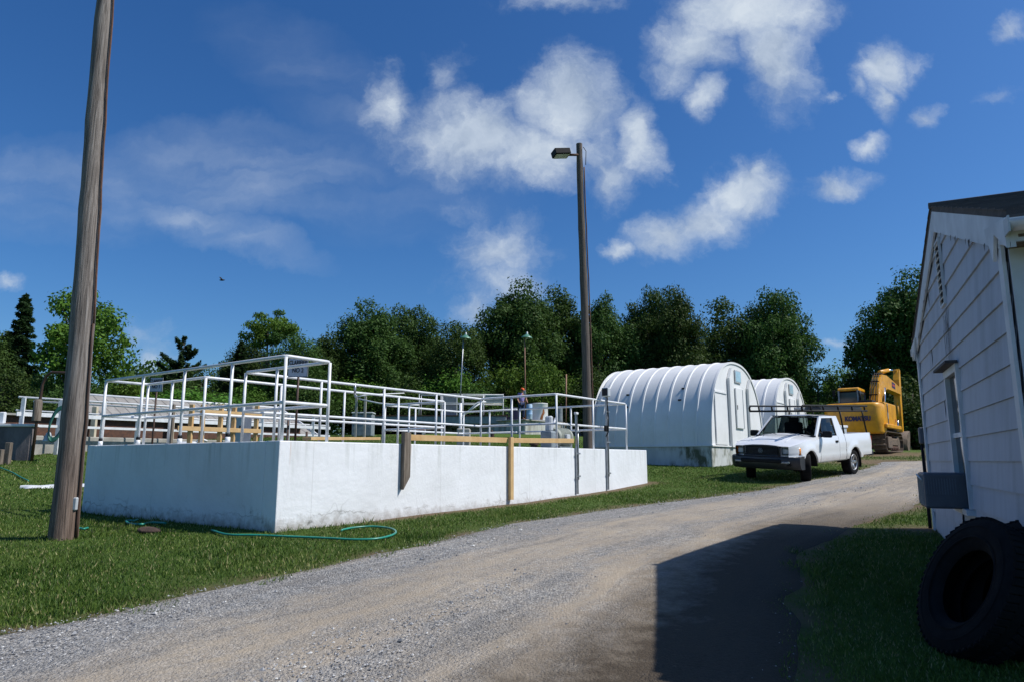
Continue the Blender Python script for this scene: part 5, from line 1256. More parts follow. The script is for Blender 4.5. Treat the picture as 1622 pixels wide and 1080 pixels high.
# ------------------------------------------------------------------ LEFT: white rail fence, rusty wall, grey roof
S=P(22,690,18.6); S.z=0
def LF(d,t_=0,z=0): return S+TD*d+TI*t_+Vector((0,0,z))
wf=thing('white_board_fence','long white board and pipe fence running behind the tank','fence',onT(S.x,S.y))
Lf=10.5
def zz(py): return EYE+(728-py)*18.6/1118
MB().tube([LF(0,0,zz(628)),LF(Lf,0,zz(628))],.028,8).build('top_rail','white_pipe',wf,True)
MB().tube([LF(.4,.1,zz(633)),LF(Lf,.1,zz(633))],.024,8).build('second_rail','white_pipe',wf,True)
for (z0_,hh) in ((zz(655),.11),(zz(673),.07)):
    m=frame((LF(0,0,z0_)+LF(Lf,0,z0_))/2,TD); MB().box((0,0,0),(Lf,.04,hh),m,bev=.004).build('board','white_pipe',wf,True)
MB().tube([LF(0,.08,zz(649)),LF(Lf,.08,zz(649))],.022,8).build('mid_rail','white_pipe',wf,True)
for k,d in enumerate((.15,1.05,2.2,3.2,4.2,5.3,6.4,7.5,8.6,9.7)):
    p_=LF(d,0,0); zg_=T(p_.x,p_.y)-.1 if k not in (0,) else 2.2; zt_=zz(628)-.01
    MB().box((p_.x,p_.y-.03,(zg_+zt_)/2),(.11,.04,zt_-zg_),bev=.004).build('post','white_pipe',wf,True)
rw=thing('low_concrete_kerb','low grey concrete basin wall under the white fence','wall',onT(LF(1,.5).x,LF(1,.5).y))
m=frame(LF(5.5,.45,zz(700)-.35),TD); MB().box((0,0,0),(10.2,.3,1.1),m,bev=.02).build('wall','concrete',rw,True)
rw=thing('brown_basin_wall','long dark brown rusty basin wall between the fence and the grey roof','wall',onT(LF(4,5).x,LF(4,5).y))
m=frame(LF(6.0,3.2,2.45),TD); MB().box((0,0,0),(11,.2,1.0),m,bev=.01).build('wall','rust',rw,True)
m=frame(LF(6.0,3.1,2.97),TD); MB().box((0,0,0),(11,.3,.06),m).build('coping','concrete',rw,True)
for k in range(3): 
    p_=LF(3.2+k*2.6,2.9,0); MB().box((p_.x,p_.y,2.7),(.16,.12,1.25),bev=.01).build('bracket','lumberpale' if 'lumberpale' in M else 'oldwood',rw,True)
# grey A roof
Rg_=P(440,646,33.9); zrg=Rg_.z; rt_=thing('low_roof_cover','long low grey weathered roof cover with a white edge, behind the white fence','roof cover',(Rg_.x,Rg_.y,2.6))
def RF(d,w,z): return Vector((Rg_.x,Rg_.y,0))-TD*d-TI*w+Vector((0,0,z))
ez=P(507,691,32.1).z
b=MB(); nn=24
for k in range(nn):
    d0=k*9.2/nn; d1=(k+1)*9.2/nn-.004
    b.prism([RF(d0,0,zrg),RF(d1,0,zrg),RF(d1,3.1,ez),RF(d0,3.1,ez)],(0,0,-.06))
    b.prism([RF(d0,0,zrg),RF(d1,0,zrg),RF(d1,-3.1,ez),RF(d0,-3.1,ez)],(0,0,-.06))
b.build('roof','oldroof',rt_,True)
b=MB()
for k in range(nn+1):
    d=k*9.2/nn-.01; b.tube([RF(d,-.0,zrg+.004),RF(d,3.1,ez+.004)],.012,5)
b.build('battens','oldroof',rt_,True)
MB().tube([RF(-.1,0,zrg+.02),RF(9.2,0,zrg+.02)],.05,8).build('ridge','white_pipe',rt_,True)
b=MB(); b.prism([RF(-.06,0,zrg+.10),RF(-.06,3.2,ez+.06),RF(-.06,3.2,ez-.12),RF(-.06,0,zrg-.10)],tuple(TD*-.06)); b.prism([RF(-.06,0,zrg+.10),RF(-.06,-3.2,ez+.06),RF(-.06,-3.2,ez-.12),RF(-.06,0,zrg-.10)],tuple(TD*-.06)); b.build('end_trim','white_pipe',rt_,True)
b=MB(); b.poly([RF(0,3.0,2.3),RF(0,-3.0,2.3),RF(0,-3.0,ez-.05),RF(0,0,zrg-.05),RF(0,3.0,ez-.05)]); b.build('end_wall','oldroof',rt_,True)
# dark weathered wall left
a=P(52,690,18.2); q0=Vector((a.x,a.y,0)); q1=q0-Vector((7,.3,0)); zt_=P(52,675,18.2).z
dw=thing('dark_weathered_wall','dark weathered wall with a white cap at the left edge','wall',onT(q0.x-3,q0.y))
m=frame((q0+q1)/2+Vector((0,0,(zt_+1.4)/2)),q1-q0); MB().box((0,0,0),((q1-q0).length,.2,zt_-1.4),m,bev=.01).build('wall','darkwood',dw,True)
m=frame((q0+q1)/2+Vector((0,0,zt_+.03)),q1-q0); MB().box((0,0,0),((q1-q0).length+.1,.28,.07),m,bev=.01).build('cap','white_pipe',dw,True)
a=P(5,655,18.3); MB().box((a.x,a.y,a.z-.1),(.14,.1,.30),bev=.02).build('bracket','white_pipe',dw,True)
p_=P(13,716,17.4); o=MB().box((0,0,.25),(.13,.11,.66),bev=.01).build('timber_stake','oldwood'); o.location=onT(p_.x,p_.y,-.05); tag(o,'short weathered timber stake in front of the dark wall','stake')
p_=P(1,718,17.2); o=MB().box((0,0,.18),(.11,.11,.5),bev=.01).build('timber_stake','oldwood'); o.location=onT(p_.x,p_.y,-.05); tag(o,'stubby timber stake at the extreme left edge','stake')
# brown standpipe arch with hose
a=P(52,712,18.0); zt_=P(60,589,18.0).z; g0=T(a.x,a.y); t=thing('standpipe','tall brown bent standpipe beside the white fence','pipe',(a.x,a.y,g0))
hh=zt_-g0; bx=P(105,590,18).x-a.x+.5
MB().tube([(0,0,-.1),(.02,0,hh*.55),(.06,0,hh*.86),(.14,0,hh*.96),(.27,0,hh),(bx,0,hh-.03),(bx+.1,0,hh-.1),(bx+.1,0,hh-.5)],.035,10).build('pipe','brown_post',t)
MB().lathe([(.10,0),(.10,.5),(.07,.55)],14,Matrix.Translation((0,0,hh*.45))).build('sleeve','oldwood',t)
a=P(90,668,18.3); t=thing('coiled_hose','dark green hose hanging in a coil on the white fence','hose',a)
b=MB(); 
for k in range(4):
    ang=np.linspace(0,2*PI,25); b.tube([(.20*math.cos(x)+.02*k+.06*math.sin(x*.5),-.05-.03*k+.12*math.sin(x),.42*math.sin(x)-.03*k) for x in ang],.022,7,cap=False)
b.build('coil','dkhose',t)
a=P(77,686,18.2); t=thing('drum_funnel','small pale bell shaped funnel under the white fence','funnel',(a.x,a.y,a.z-.2)); t.scale=(.6,.6,.7); MB().lathe([(.20,0),(.17,.1),(.10,.28),(.05,.34),(.001,.35)],18).build('bell','boxgrey',t,sharp=50); MB().lathe([(.205,0),(.21,.02),(.205,.04)],18).build('rim','bluebarrel',t)
# ------------------------------------------------------------------ lumber frames and cabinet behind the tank
Lf0=P(269,690,15.4); Lf0.z=0
lf=thing('lumber_guard','new timber post and rail guard standing behind the tank, left of the cabinet','barrier',onT(Lf0.x,Lf0.y))
def LU(d,z): return Lf0+TD*d+Vector((0,0,z))
def dfor(px):
    u=ray(px,700); r_=u.x/u.y; return (r_*Lf0.y-Lf0.x)/(TD.x-r_*TD.y)
for k,px in enumerate((269,300,318,347,368,404)):
    d=dfor(px); p_=LU(d,0); zt_=P(px,640,p_.y).z; zg_=T(p_.x,p_.y)-.1
    MB().box((p_.x,p_.y,(zg_+zt_)/2),(.09,.09,zt_-zg_),bev=.004).build('post','lumber' if k!=0 else 'oldwood',lf,True)
d0,d1=dfor(318),dfor(407)
zA=P(320,652,LU(d0,0).y).z; zB=P(320,679,LU(d0,0).y).z
m=frame(LU((d0+d1)/2,zA)+Vector((.05,-.05,0)),TD); MB().box((0,0,0),(d1-d0+.1,.04,.10),m,bev=.003).build('rail','lumber',lf,True)
d2=dfor(281); m=frame(LU((d2+d1)/2,zB)+Vector((.05,-.05,0)),TD); MB().box((0,0,0),(d1-d2+.1,.04,.10),m,bev=.003).build('rail','lumber',lf,True)
p_=P(377,690,19.5); zt_=P(377,640,19.5).z; g_=T(p_.x,p_.y); t=thing('control_cabinet','slate grey control cabinet behind the timber guard','cabinet',(p_.x,p_.y,g_),R(-10))
MB().box((0,0,(zt_-g_)/2),(.55,.4,zt_-g_),bev=.015).build('housing','slate',t); dd=MB().box((.02,-.205,(zt_-g_)/2),(.46,.02,(zt_-g_)*.86),bev=.005).build('door','boxgrey',t); MB().box((.18,-.225,(zt_-g_)*.55),(.03,.03,.12)).build('handle','black',dd)
p_=P(301,690,16.6); t=thing('small_pump','small white pump unit on the ground behind the tank','pump',onT(p_.x,p_.y,.35)); MB().lathe([(.001,-.22),(.14,-.22),(.16,-.18),(.16,.14),(.12,.2),(.001,.22)],20,Matrix.Rotation(PI/2,4,'Y')@Matrix.Translation((-.22,0,0))).build('housing','white_pipe',t,sharp=40); MB().box((0,0,-.2),(.4,.24,.3),bev=.02).build('base','black',t); MB().tube([(.1,0,.3),(.25,0,.45),(.42,0,.38)],.03,8).build('pipe','white_pipe',t)
# ------------------------------------------------------------------ HOSES and small things on the lawn
def ground_tube(name,label,pxs,r,mat):
    pts=[G(*p) for p in pxs]; # smooth
    out=[]
    for i in range(len(pts)-1):
        a=pts[max(0,i-1)];b_=pts[i];c=pts[i+1];d=pts[min(len(pts)-1,i+2)]
        for k in range(8):
            t_=k/8; q=.5*((2*b_)+(c-a)*t_+(2*a-5*b_+4*c-d)*t_*t_+(3*b_-a-3*c+d)*t_**3); out.append(Vector((q.x,q.y,T(q.x,q.y)+r+.018)))
    out.append(Vector((pts[-1].x,pts[-1].y,T(pts[-1].x,pts[-1].y)+r)))
    o=MB().tube(out,r,7).build(name,mat); tag(o,label,'hose'); recenter(o,out[0]); return o
ground_tube('garden_hose','bright green hose looping on the grass before the tank corner',[(335,843),(360,850),(400,851),(450,853),(520,856),(560,858),(595,857),(618,852),(627,846),(618,840),(590,837),(560,839),(540,843)],.013,'hose')
ground_tube('garden_hose','short green hose kinked on the grass under the shaded tank wall',[(262,832),(240,831),(222,834),(204,832),(200,828),(212,828),(218,826)],.016,'hose')
ground_tube('garden_hose','green hose scrap beside the foot of the big wooden pole',[(118,843),(126,840),(132,841),(139,839)],.014,'hose')
ground_tube('garden_hose','green hose piece lying in the lawn at the far left',[(0,742),(8,745),(20,750),(32,757),(45,763)],.014,'hose')
q=G(235,843); t=MB(); bmesh.ops.create_icosphere(t.bm,subdivisions=3,radius=.1)
for v in t.bm.verts: v.co=Vector((v.co.x*1.45,v.co.y*1.0,v.co.z*.45))*(1+.25*mnoise.noise(v.co*9))
o=t.build('brown_stone','stone'); o.location=q+Vector((0,0,.03)); tag(o,'flat dark brown stone lying in the grass','stone')
q=G(407,838); t=MB(); bmesh.ops.create_icosphere(t.bm,subdivisions=3,radius=.03)
for v in t.bm.verts: v.co*=1+.3*mnoise.noise(v.co*30)
o=t.build('brick_fragment','rustpatch'); o.location=q+Vector((0,0,.015)); tag(o,'small orange brick fragment at the tank foot','stone')
a=G(32,772); c=G(140,769); d=(c-a); n_=26; top=[]
b=MB(); rows=[]
for k in range(n_+1):
    f=k/n_; p_=a+d*f; p_.z=T(p_.x,p_.y); w=.16*min(1,(f+.04)*5)*(1+.15*math.sin(f*9)); nrm=Vector((-d.y,d.x,0)).normalized()
    rows.append([p_+nrm*w*u+Vector((0,0,.06*(1-u*u)**.5-.012+.006*math.sin(k*.6+u*2))) for u in np.linspace(-1,1,9)])
b.grid(rows); o=b.build('white_sandbag_roll','white_pipe'); tag(o,'long flat white roll lying on the lawn behind the big pole','roll'); recenter(o,a)
# concrete path edge seen beyond the tank
# bird
q=P(352,444,45); t=tag(MB().lathe([(.001,-.20),(.03,-.16),(.06,-.05),(.055,.05),(.03,.13),(.012,.19),(.001,.2)],10,Matrix.Rotation(PI/2,4,'Y')).build('bird','bird'),'small dark bird flying in the sky at left','bird'); t.location=q
b=MB(); b.prism([(-.05,0,0),(.06,0,0),(.0,.22,.10),(-.05,.40,.06)],(0,0,.012)); b.build('wing','bird',t); b=MB(); b.prism([(-.05,0,0),(.06,0,0),(.0,-.22,.12),(-.05,-.40,.10)],(0,0,.012)); b.build('wing','bird',t)
# ------------------------------------------------------------------ TREES
def mat_leaf(name,ca,cb,cc):
    m,nt,b=newmat(name); at=N(nt,'ShaderNodeAttribute',attribute_name='rnd'); oi=N(nt,'ShaderNodeObjectInfo')
    c=ramp(nt,at.outputs['Fac'],[(0,ca),(.55,cb),(1,cc)]).outputs[0]
    n=noise(nt,coords(nt),.6,3,.6); c=mix(nt,math_(nt,'MULTIPLY',n,.5),c,tuple(x*1.25+.01 for x in cb))
    hs=N(nt,'ShaderNodeHueSaturation'); L(nt,math_(nt,'ADD',.485,math_(nt,'MULTIPLY',oi.outputs['Random'],.03)),hs.inputs['Hue']); L(nt,math_(nt,'ADD',.8,math_(nt,'MULTIPLY',oi.outputs['Random'],.4)),hs.inputs['Value']); L(nt,c,hs.inputs['Color']); c=hs.outputs[0]
    L(nt,c,b.inputs['Base Color']); b.inputs['Roughness'].default_value=.62; b.inputs['Specular IOR Level'].default_value=.15
    tl=N(nt,'ShaderNodeBsdfTranslucent'); L(nt,c,tl.inputs[0]); mx=N(nt,'ShaderNodeMixShader'); mx.inputs[0].default_value=.28
    L(nt,b.outputs[0],mx.inputs[1]); L(nt,tl.outputs[0],mx.inputs[2]); L(nt,mx.outputs[0],nt.nodes['Material Output'].inputs[0]); return m
M['leaf']=mat_leaf('leaf_dark',(.025,.052,.011),(.048,.094,.017),(.095,.155,.030))
M['leafb']=mat_leaf('leaf_bright',(.042,.100,.012),(.085,.175,.020),(.15,.25,.038))
M['needle']=mat_leaf('needle',(.018,.042,.015),(.032,.066,.022),(.06,.10,.03))
M['bark']=pm('bark',(.12,.095,.075),(.055,.042,.034),5,.9,st=(3,3,.5),bs=.5,bd=.03)
def leaf_mesh(C,Nn,S,name,mat,asp=.55,seed=0):
    r=np.random.default_rng(seed); n=len(C); Nn=Nn/np.maximum(np.linalg.norm(Nn,axis=1,keepdims=True),1e-6)
    t=r.normal(size=(n,3)); t-=Nn*(t*Nn).sum(1,keepdims=True); t/=np.linalg.norm(t,axis=1,keepdims=True); b=np.cross(Nn,t)
    S=S[:,None]; V=np.stack([C-t*S,C+b*S*asp+Nn*S*.12,C+t*S,C-b*S*asp+Nn*S*.12],1).reshape(-1,3)
    return mesh_np(name,V,n,4,mat,np.clip(r.beta(2,2.2,n),0,1))
def trunk_mesh(mb,H,r0,limbs,seed,bend=.03,top=.8):
    r=random.Random(seed); pts=[];rs=[]
    for i in range(9):
        f=i/8; pts.append((math.sin(f*3+seed)*bend*H*f,math.cos(f*2.3+seed)*bend*H*f,f*H*top-.2*(i==0))); rs.append(r0*(1-f)**.8+.03)
    mb.tube(pts,rs,9)
    for c in limbs:
        f=max(.12,min(.85,(c[2]/(H*top))*.62)); k=int(f*8); a=Vector(pts[k]); c=Vector(c); mid=a.lerp(c,.5)+Vector((0,0,-.04*H*r.random())); 
        d=(c-a).length; q=rs[k]*.42; mb.tube([a,mid,c],[q,q*.55,q*.15+.012],5,cap=False)
def broad(seed,H=11,W=9,nc=70,per=300,ls=.15,zc=.56,rz=.44,cr=.12,lo=.0,flat=.8,mat='leaf',name='broadleaf_tree',open_=.0):
    r=np.random.default_rng(seed); C=[];Nn=[];S=[];cen=[]
    k=0
    while len(cen)<nc:
        d=r.normal(size=3); d/=np.linalg.norm(d); rad=(.35+.65*r.uniform()**.6)
        lob=1+.16*math.sin(3*math.atan2(d[1],d[0])+seed)+.12*math.sin(5*math.atan2(d[1],d[0])+2*seed+3*d[2])
        w=W/2*(1-.25*max(0,d[2]))*lob*rad
        p=np.array([d[0]*w*.86,d[1]*w*.86,zc*H+d[2]*rz*H*rad*.92*(1+.10*math.sin(seed+4*math.atan2(d[1],d[0])))])
        if p[2]<lo*H: continue
        cen.append(p)
    for p in cen:
        R_=cr*W*r.uniform(.6,1.35); n=int(per*(R_/(cr*W))**1.6); d=r.normal(size=(n,3)); d/=np.linalg.norm(d,axis=1,keepdims=True)
        rad=r.uniform(.15,1,(n,1))**.45*R_; rad*=1+.35*np.sin(d[:,:1]*5+p[0])*np.cos(d[:,1:2]*6+p[1])
        q=d*rad; q[:,2]*=flat; C.append(p+q); Nn.append(d*.7+np.array([0,0,.45])+r.normal(size=(n,3))*.55); S.append(ls*r.uniform(.55,1.3,n))
    C=np.concatenate(C); C[:,2]=np.maximum(C[:,2],.05)
    cm=leaf_mesh(C,np.concatenate(Nn),np.concatenate(S),name+'_crown',mat,.6,seed)
    mb=MB(); trunk_mesh(mb,H,.022*H+.05,[tuple(c) for c in cen if r.uniform()<.45],seed); return cm,mb,name
def conifer(seed,H=9,W=4.2,tiers=34,ls=.15,droop=.25,lo=.08,pine=False,name='spruce_tree'):
    r=np.random.default_rng(seed); C=[];Nn=[];S=[]; limbs=[]
    for i in range(tiers):
        f=i/(tiers-1); z=H*(lo+(1-lo)*f); L_=W/2*((1-f)**(.75 if not pine else .6))*r.uniform(.75,1.15)+.12; nb=int(5+6*(1-f)) if not pine else int(3+3*(1-f))
        for k in range(nb):
            a=r.uniform(0,2*PI); ln=L_*r.uniform(.7,1.15); n=int((330 if not pine else 330)*ln/2+30); t=r.uniform(.12,1,n)**.7
            dirx=np.array([math.cos(a),math.sin(a)]); perp=np.array([-dirx[1],dirx[0]]); sp=(.30 if not pine else .25)*ln*(1.05-t)*.9+.06
            u=r.uniform(-1,1,n)*sp; zc=z-droop*ln*t+(.45*ln*t**2 if pine else .18*ln*t**2)+r.normal(size=n)*(.05 if not pine else .09)
            C.append(np.c_[dirx[0]*ln*t+perp[0]*u,dirx[1]*ln*t+perp[1]*u,zc]); Nn.append(np.c_[r.normal(size=(n,2))*.6,np.full(n,.9)]); S.append(ls*r.uniform(.6,1.4,n)); limbs.append(((0,0,z),(dirx[0]*ln*.9,dirx[1]*ln*.9,z-droop*ln*.8+(.36*ln if pine else .14*ln)),ln))
    cm=leaf_mesh(np.concatenate(C),np.concatenate(Nn),np.concatenate(S),name+'_crown','needle',.35,seed)
    mb=MB(); mb.tube([(0,0,-.2),(0,0,H*.5),(0,0,H*.98)],[.018*H+.04,.012*H,.015],8)
    for a,c,l in limbs[::2]: mb.tube([a,c],[.02+.008*l,.008],4,cap=False)
    return cm,mb,name
PROTO={}
def reg(key,t,H,W,trunkmat='bark'):
    cm,mb,name=t; root=thing(name,None,None); PROTO[key]=(root,H,W)
    c=bpy.data.objects.new('crown',cm); COL.objects.link(c); c.parent=root; mb.build('trunk',trunkmat,root); root['used']=0
reg('A',broad(1,11,9,150,420,.115),11,9); reg('B',broad(2,11,9,130,420,.115,zc=.56,cr=.125),11,9); reg('C',broad(3,11,7,125,360,.11,zc=.54,cr=.14),11,7)
reg('D',broad(8,11,6,110,330,.105,zc=.55,cr=.15,mat='leaf'),11,6)
reg('bright',broad(4,10,8,60,230,.14,zc=.62,rz=.36,cr=.12,mat='leafb'),10,8)
reg('locust',broad(5,9,6,20,330,.11,zc=.80,rz=.16,cr=.15,flat=.38,mat='leafb',name='locust_tree'),9,6)
reg('E',broad(21,11,8,55,420,.12,zc=.56,cr=.17,flat=.7,mat='leaf'),11,8); reg('spruce',conifer(6),9,4.2); reg('pine',conifer(7,8,5,15,.14,-.05,.25,True,'pine_tree'),8,5)
reg('bush',broad(9,5,5.5,70,300,.095,zc=.46,rz=.50,cr=.16,mat='leafb',name='shrub'),5,5.5); reg('dbush',broad(10,5,6,75,300,.10,zc=.46,rz=.50,cr=.16,name='shrub'),5,6)
reg('thin',broad(12,7,3.2,16,60,.10,zc=.66,rz=.34,cr=.13,name='sapling'),7,3.2)
def tree(key,px,py,wpx,Yd,label,rot=None,group=None,sink=0):
    root,H,W=PROTO[key]; top=P(px,py,Yd); g=T(top.x,Yd)-sink; h=(top.z-g)*(.955 if key in 'ABCDE' else 1); w=wpx*Yd/1118*(1.17 if key in 'ABCDE' else 1.1)
    if root['used']==0: r_=root; root['used']=1
    else: r_=dup(root)
    r_.location=(top.x,Yd,g); r_.rotation_euler=(0,0,rot if rot is not None else (px*.37)%6.28); r_.scale=(w/W*1.0,w/W*1.0,h/H*1.02)
    tag(r_,label,{'spruce_tree':'tree','pine_tree':'tree','shrub':'shrub'}.get(root.name.split('.')[0],'tree'),group or 'trees along the far edge of the site'); 
    return r_
TL=[('C',-22,492,95,40,'leafy tree cut off by the left edge of the picture'),
('spruce',40,474,92,41,'dark pointed conifer at the far left, beside the edge tree'),
('dbush',8,590,120,30,'dense green shrub mass at the far left behind the dark wall'),
('dbush',72,600,90,36,'dark shrub below the pointed conifer'),
('bright',143,458,150,37,'tall bright green loose crowned tree behind the big wooden pole'),
('bush',205,588,85,38,'light green low shrub just right of the bright green tree'),
('C',222,592,60,55,'small distant tree under the pale cloud at left'),
('pine',292,540,92,44,'dark pine with upswept open branches left of the tank railing corner'),
('dbush',318,588,110,40,'dark rounded shrub right of the open pine'),
('bush',300,612,170,33,'bright low hedge shrub behind the grey roof cover'),
('spruce',383,545,60,46,'small blunt dark conifer behind the tank railing'),
('locust',432,487,95,43,'flat topped locust tree standing above its neighbours'),
('B',392,538,100,48,'dark low tree between the small conifer and the locust'),
('E',468,508,100,42,'mid green rounded tree under and right of the locust'),
('D',520,520,80,45,'narrow mid green tree left of the big maple'),
('A',592,484,140,47,'big dark maple, left one of the central tree mass'),
('B',655,480,120,51,'big dark maple, right one of the central tree mass'),
('E',722,490,110,46,'green tree behind the leaning yard lamp'),
('A',818,452,150,50,'very tall dark tree left of the upright yard lamp pole top'),
('D',885,442,100,52,'tall dark tree just left of the lamp pole'),
('C',952,456,100,50,'tall tree just right of the lamp pole'),
('B',1035,450,105,52,'tall full crowned tree above the left part of the first hut'),
('C',1008,470,95,53,'lower tree tucked under the tall full crowned one behind the first hut'),
('D',1072,442,82,49,'narrow tall tree above the middle of the first hut'),
('E',1165,454,140,52,'broad dark tree above the first hut apex'),
('B',1222,453,130,50,'broad rounded dark tree above the second hut'),
('D',1122,512,60,60,'tree filling the gap between the narrow and the broad tree'),
('thin',1292,578,52,50,'thin wispy sapling in the sky gap right of the second hut'),
('bush',1335,572,95,55,'small bright tree left of the excavator cab'),
('C',1365,572,85,50,'dark green small tree behind the excavator cab'),
('A',1428,438,165,48,'tall dense tree behind the excavator at the shed edge'),
('D',1475,470,120,52,'dark tree half hidden by the white shed'),
('dbush',1440,600,150,43,'dark undergrowth right behind the excavator'),
('dbush',1330,640,150,42,'dark low undergrowth left of the excavator'),
('dbush',1240,625,150,44,'low undergrowth behind the second hut'),
('bush',575,598,130,43,'light green underbrush below the big maples'),
('dbush',505,592,110,40,'dark underbrush behind the CLARIFIER NO 2 sign'),
('bush',715,585,120,44,'bright underbrush behind the leaning yard lamp'),
('bush',800,575,110,45,'bright underbrush left of the upright yard lamp'),
('bush',862,565,95,44,'bright green young tree right of the upright yard lamp'),
('dbush',950,590,130,43,'dark underbrush behind the lamp pole'),
('dbush',640,600,120,42,'shadowy underbrush behind the pale railing'),
('dbush',445,585,100,42,'underbrush behind the tank railing corner'),
('bush',400,600,90,41,'paler underbrush beside the small conifer'),
('dbush',760,610,130,43,'dark underbrush behind the far bridge'),
('dbush',1060,600,160,44,'underbrush hidden behind the first hut'),
('dbush',150,600,120,35,'dark undergrowth behind the white fence at left')]
for a in TL:
    if a[0] in('bush','dbush'): tree(*a,group='shrubs below the trees')
    else: tree(*a)
for root,H,W in PROTO.values():
    if 'used' in root: pass
for o in list(bpy.data.objects):
    if 'used' in o.keys(): del o['used']
# far wood filling the background all round
r=np.random.default_rng(77); n=110000; az=r.uniform(R(-62),R(62),n); dd=r.uniform(66,80,n); x=np.sin(az)*dd; y=np.cos(az)*dd
top=5.0+1.0*np.sin(az*23)+.8*np.sin(az*51+1)+.5*np.sin(az*97+2); z=terr(x,y)+r.uniform(0,1,n)**.8*np.clip(top,3,12)
C=np.c_[x,y,z]; Nn=r.normal(size=(n,3))+np.array([0,-.3,.5]); o=link('distant_wood',leaf_mesh(C,Nn,r.uniform(.14,.28,n),'distant_wood',None,.6,3),'leaf'); tag(o,'continuous wood in the distance behind the single trees','wood',None,'stuff')
# ------------------------------------------------------------------ SKY, SUN, CAMERA
SUNAZ=R(96); SUNEL=R(51)  # azimuth clockwise from +Y
w=bpy.data.worlds.new('World'); SC.world=w; w.use_nodes=True; nt=w.node_tree; nt.nodes.clear()
sky=N(nt,'ShaderNodeTexSky'); sky.sky_type='NISHITA'; sky.sun_disc=False; sky.sun_elevation=SUNEL; sky.sun_rotation=SUNAZ; sky.air_density=1.0; sky.dust_density=1.0; sky.ozone_density=2.5
hs=N(nt,'ShaderNodeHueSaturation'); hs.inputs['Saturation'].default_value=SAT if 'SAT' in globals() else 1.25; hs.inputs['Value'].default_value=1.0; L(nt,sky.outputs[0],hs.inputs['Color'])
gm=N(nt,'ShaderNodeGamma'); gm.inputs[1].default_value=1.0; tint=mix(nt,1,hs.outputs[0],(.84,1.19,1.55),'MULTIPLY'); L(nt,tint,gm.inputs[0])
tc=N(nt,'ShaderNodeTexCoord'); sx=N(nt,'ShaderNodeSeparateXYZ'); L(nt,tc.outputs['Generated'],sx.inputs[0])
yy=math_(nt,'MAXIMUM',sx.outputs[1],.02); u=math_(nt,'DIVIDE',sx.outputs[0],yy); v=math_(nt,'DIVIDE',sx.outputs[2],yy)
cb=N(nt,'ShaderNodeCombineXYZ'); L(nt,u,cb.inputs[0]); L(nt,v,cb.inputs[1])
# warp
nw=N(nt,'ShaderNodeTexNoise'); nw.inputs['Scale'].default_value=9; nw.inputs['Detail'].default_value=7; nw.inputs['Roughness'].default_value=.62; L(nt,cb.outputs[0],nw.inputs['Vector'])
ws=N(nt,'ShaderNodeVectorMath',operation='SUBTRACT'); L(nt,nw.outputs['Color'],ws.inputs[0]); ws.inputs[1].default_value=(.5,.5,.5)
wk=N(nt,'ShaderNodeVectorMath',operation='SCALE'); L(nt,ws.outputs[0],wk.inputs[0]); wk.inputs['Scale'].default_value=.10
wa=N(nt,'ShaderNodeVectorMath',operation='ADD'); L(nt,cb.outputs[0],wa.inputs[0]); L(nt,wk.outputs[0],wa.inputs[1])
flat=N(nt,'ShaderNodeVectorMath',operation='MULTIPLY'); L(nt,wa.outputs[0],flat.inputs[0]); flat.inputs[1].default_value=(1,1,0)
def uvp(px,py): r_=ray(px,py); return r_.x/r_.y,r_.z/r_.y
CL=[(900,165,82,72,0,1),(745,220,105,62,-8,1),(850,242,135,55,0,.9),(615,158,34,62,0,.55),(705,112,36,55,-20,.35),(1012,215,34,62,10,.75),(968,275,42,48,0,.65),
(1095,62,68,58,0,.75),(1180,18,120,42,0,1),(1222,85,58,92,12,.85),(1120,152,32,38,0,.8),(1262,25,52,42,0,.6),(1080,110,55,40,0,.5),
(1410,112,42,42,0,.95),(1402,160,24,38,0,.8),(1368,140,22,20,0,.5),(1466,186,26,16,30,.55),(1452,110,20,30,0,.5),
(1175,305,72,50,20,1),(1120,350,85,42,20,.9),(985,386,28,17,0,.7),(1055,378,60,34,0,.7),(1205,280,35,28,0,.8),
(1330,298,56,22,0,.75),(1380,237,26,20,0,.6),(1598,55,40,20,20,.5),(1580,150,42,17,15,.45),(1312,158,18,9,0,.35),
(792,395,78,52,0,.75),(800,455,88,45,0,.55),(748,492,40,26,0,.6),(885,6,100,18,0,.5),(740,330,50,22,0,.25),
(225,525,40,36,0,.45),(238,572,42,34,0,.45),(4,452,24,16,0,.4),(1330,542,30,12,0,.35),(190,545,30,26,0,.3)]
def blob(px,py,rx,ry,rot,wt):
    u0,v0=uvp(px,py); u1,_=uvp(px+rx,py); _,v1=uvp(px,py-ry)
    m=N(nt,'ShaderNodeMapping'); m.vector_type='TEXTURE'; m.inputs['Location'].default_value=(u0,v0,0); m.inputs['Rotation'].default_value=(0,0,R(rot)); m.inputs['Scale'].default_value=(u1-u0,v1-v0,1)
    L(nt,flat.outputs[0],m.inputs[0]); ln=N(nt,'ShaderNodeVectorMath',operation='LENGTH'); L(nt,m.outputs[0],ln.inputs[0])
    q=N(nt,'ShaderNodeMapRange'); q.inputs['From Min'].default_value=1.5; q.inputs['From Max'].default_value=.15; q.inputs['To Max'].default_value=wt; L(nt,ln.outputs['Value'],q.inputs[0]); return q.outputs[0]
acc=None
for c in CL:
    o=blob(*c); acc=o if acc is None else math_(nt,'MAXIMUM',acc,o)
n1=N(nt,'ShaderNodeTexNoise'); n1.inputs['Scale'].default_value=7; n1.inputs['Detail'].default_value=9; n1.inputs['Roughness'].default_value=.66; L(nt,wa.outputs[0],n1.inputs['Vector'])
den=math_(nt,'ADD',acc,math_(nt,'MULTIPLY',math_(nt,'SUBTRACT',n1.outputs[0],.50),1.2))
cov=ramp(nt,den,[(.08,0),(.90,1)],'EASE').outputs[0]
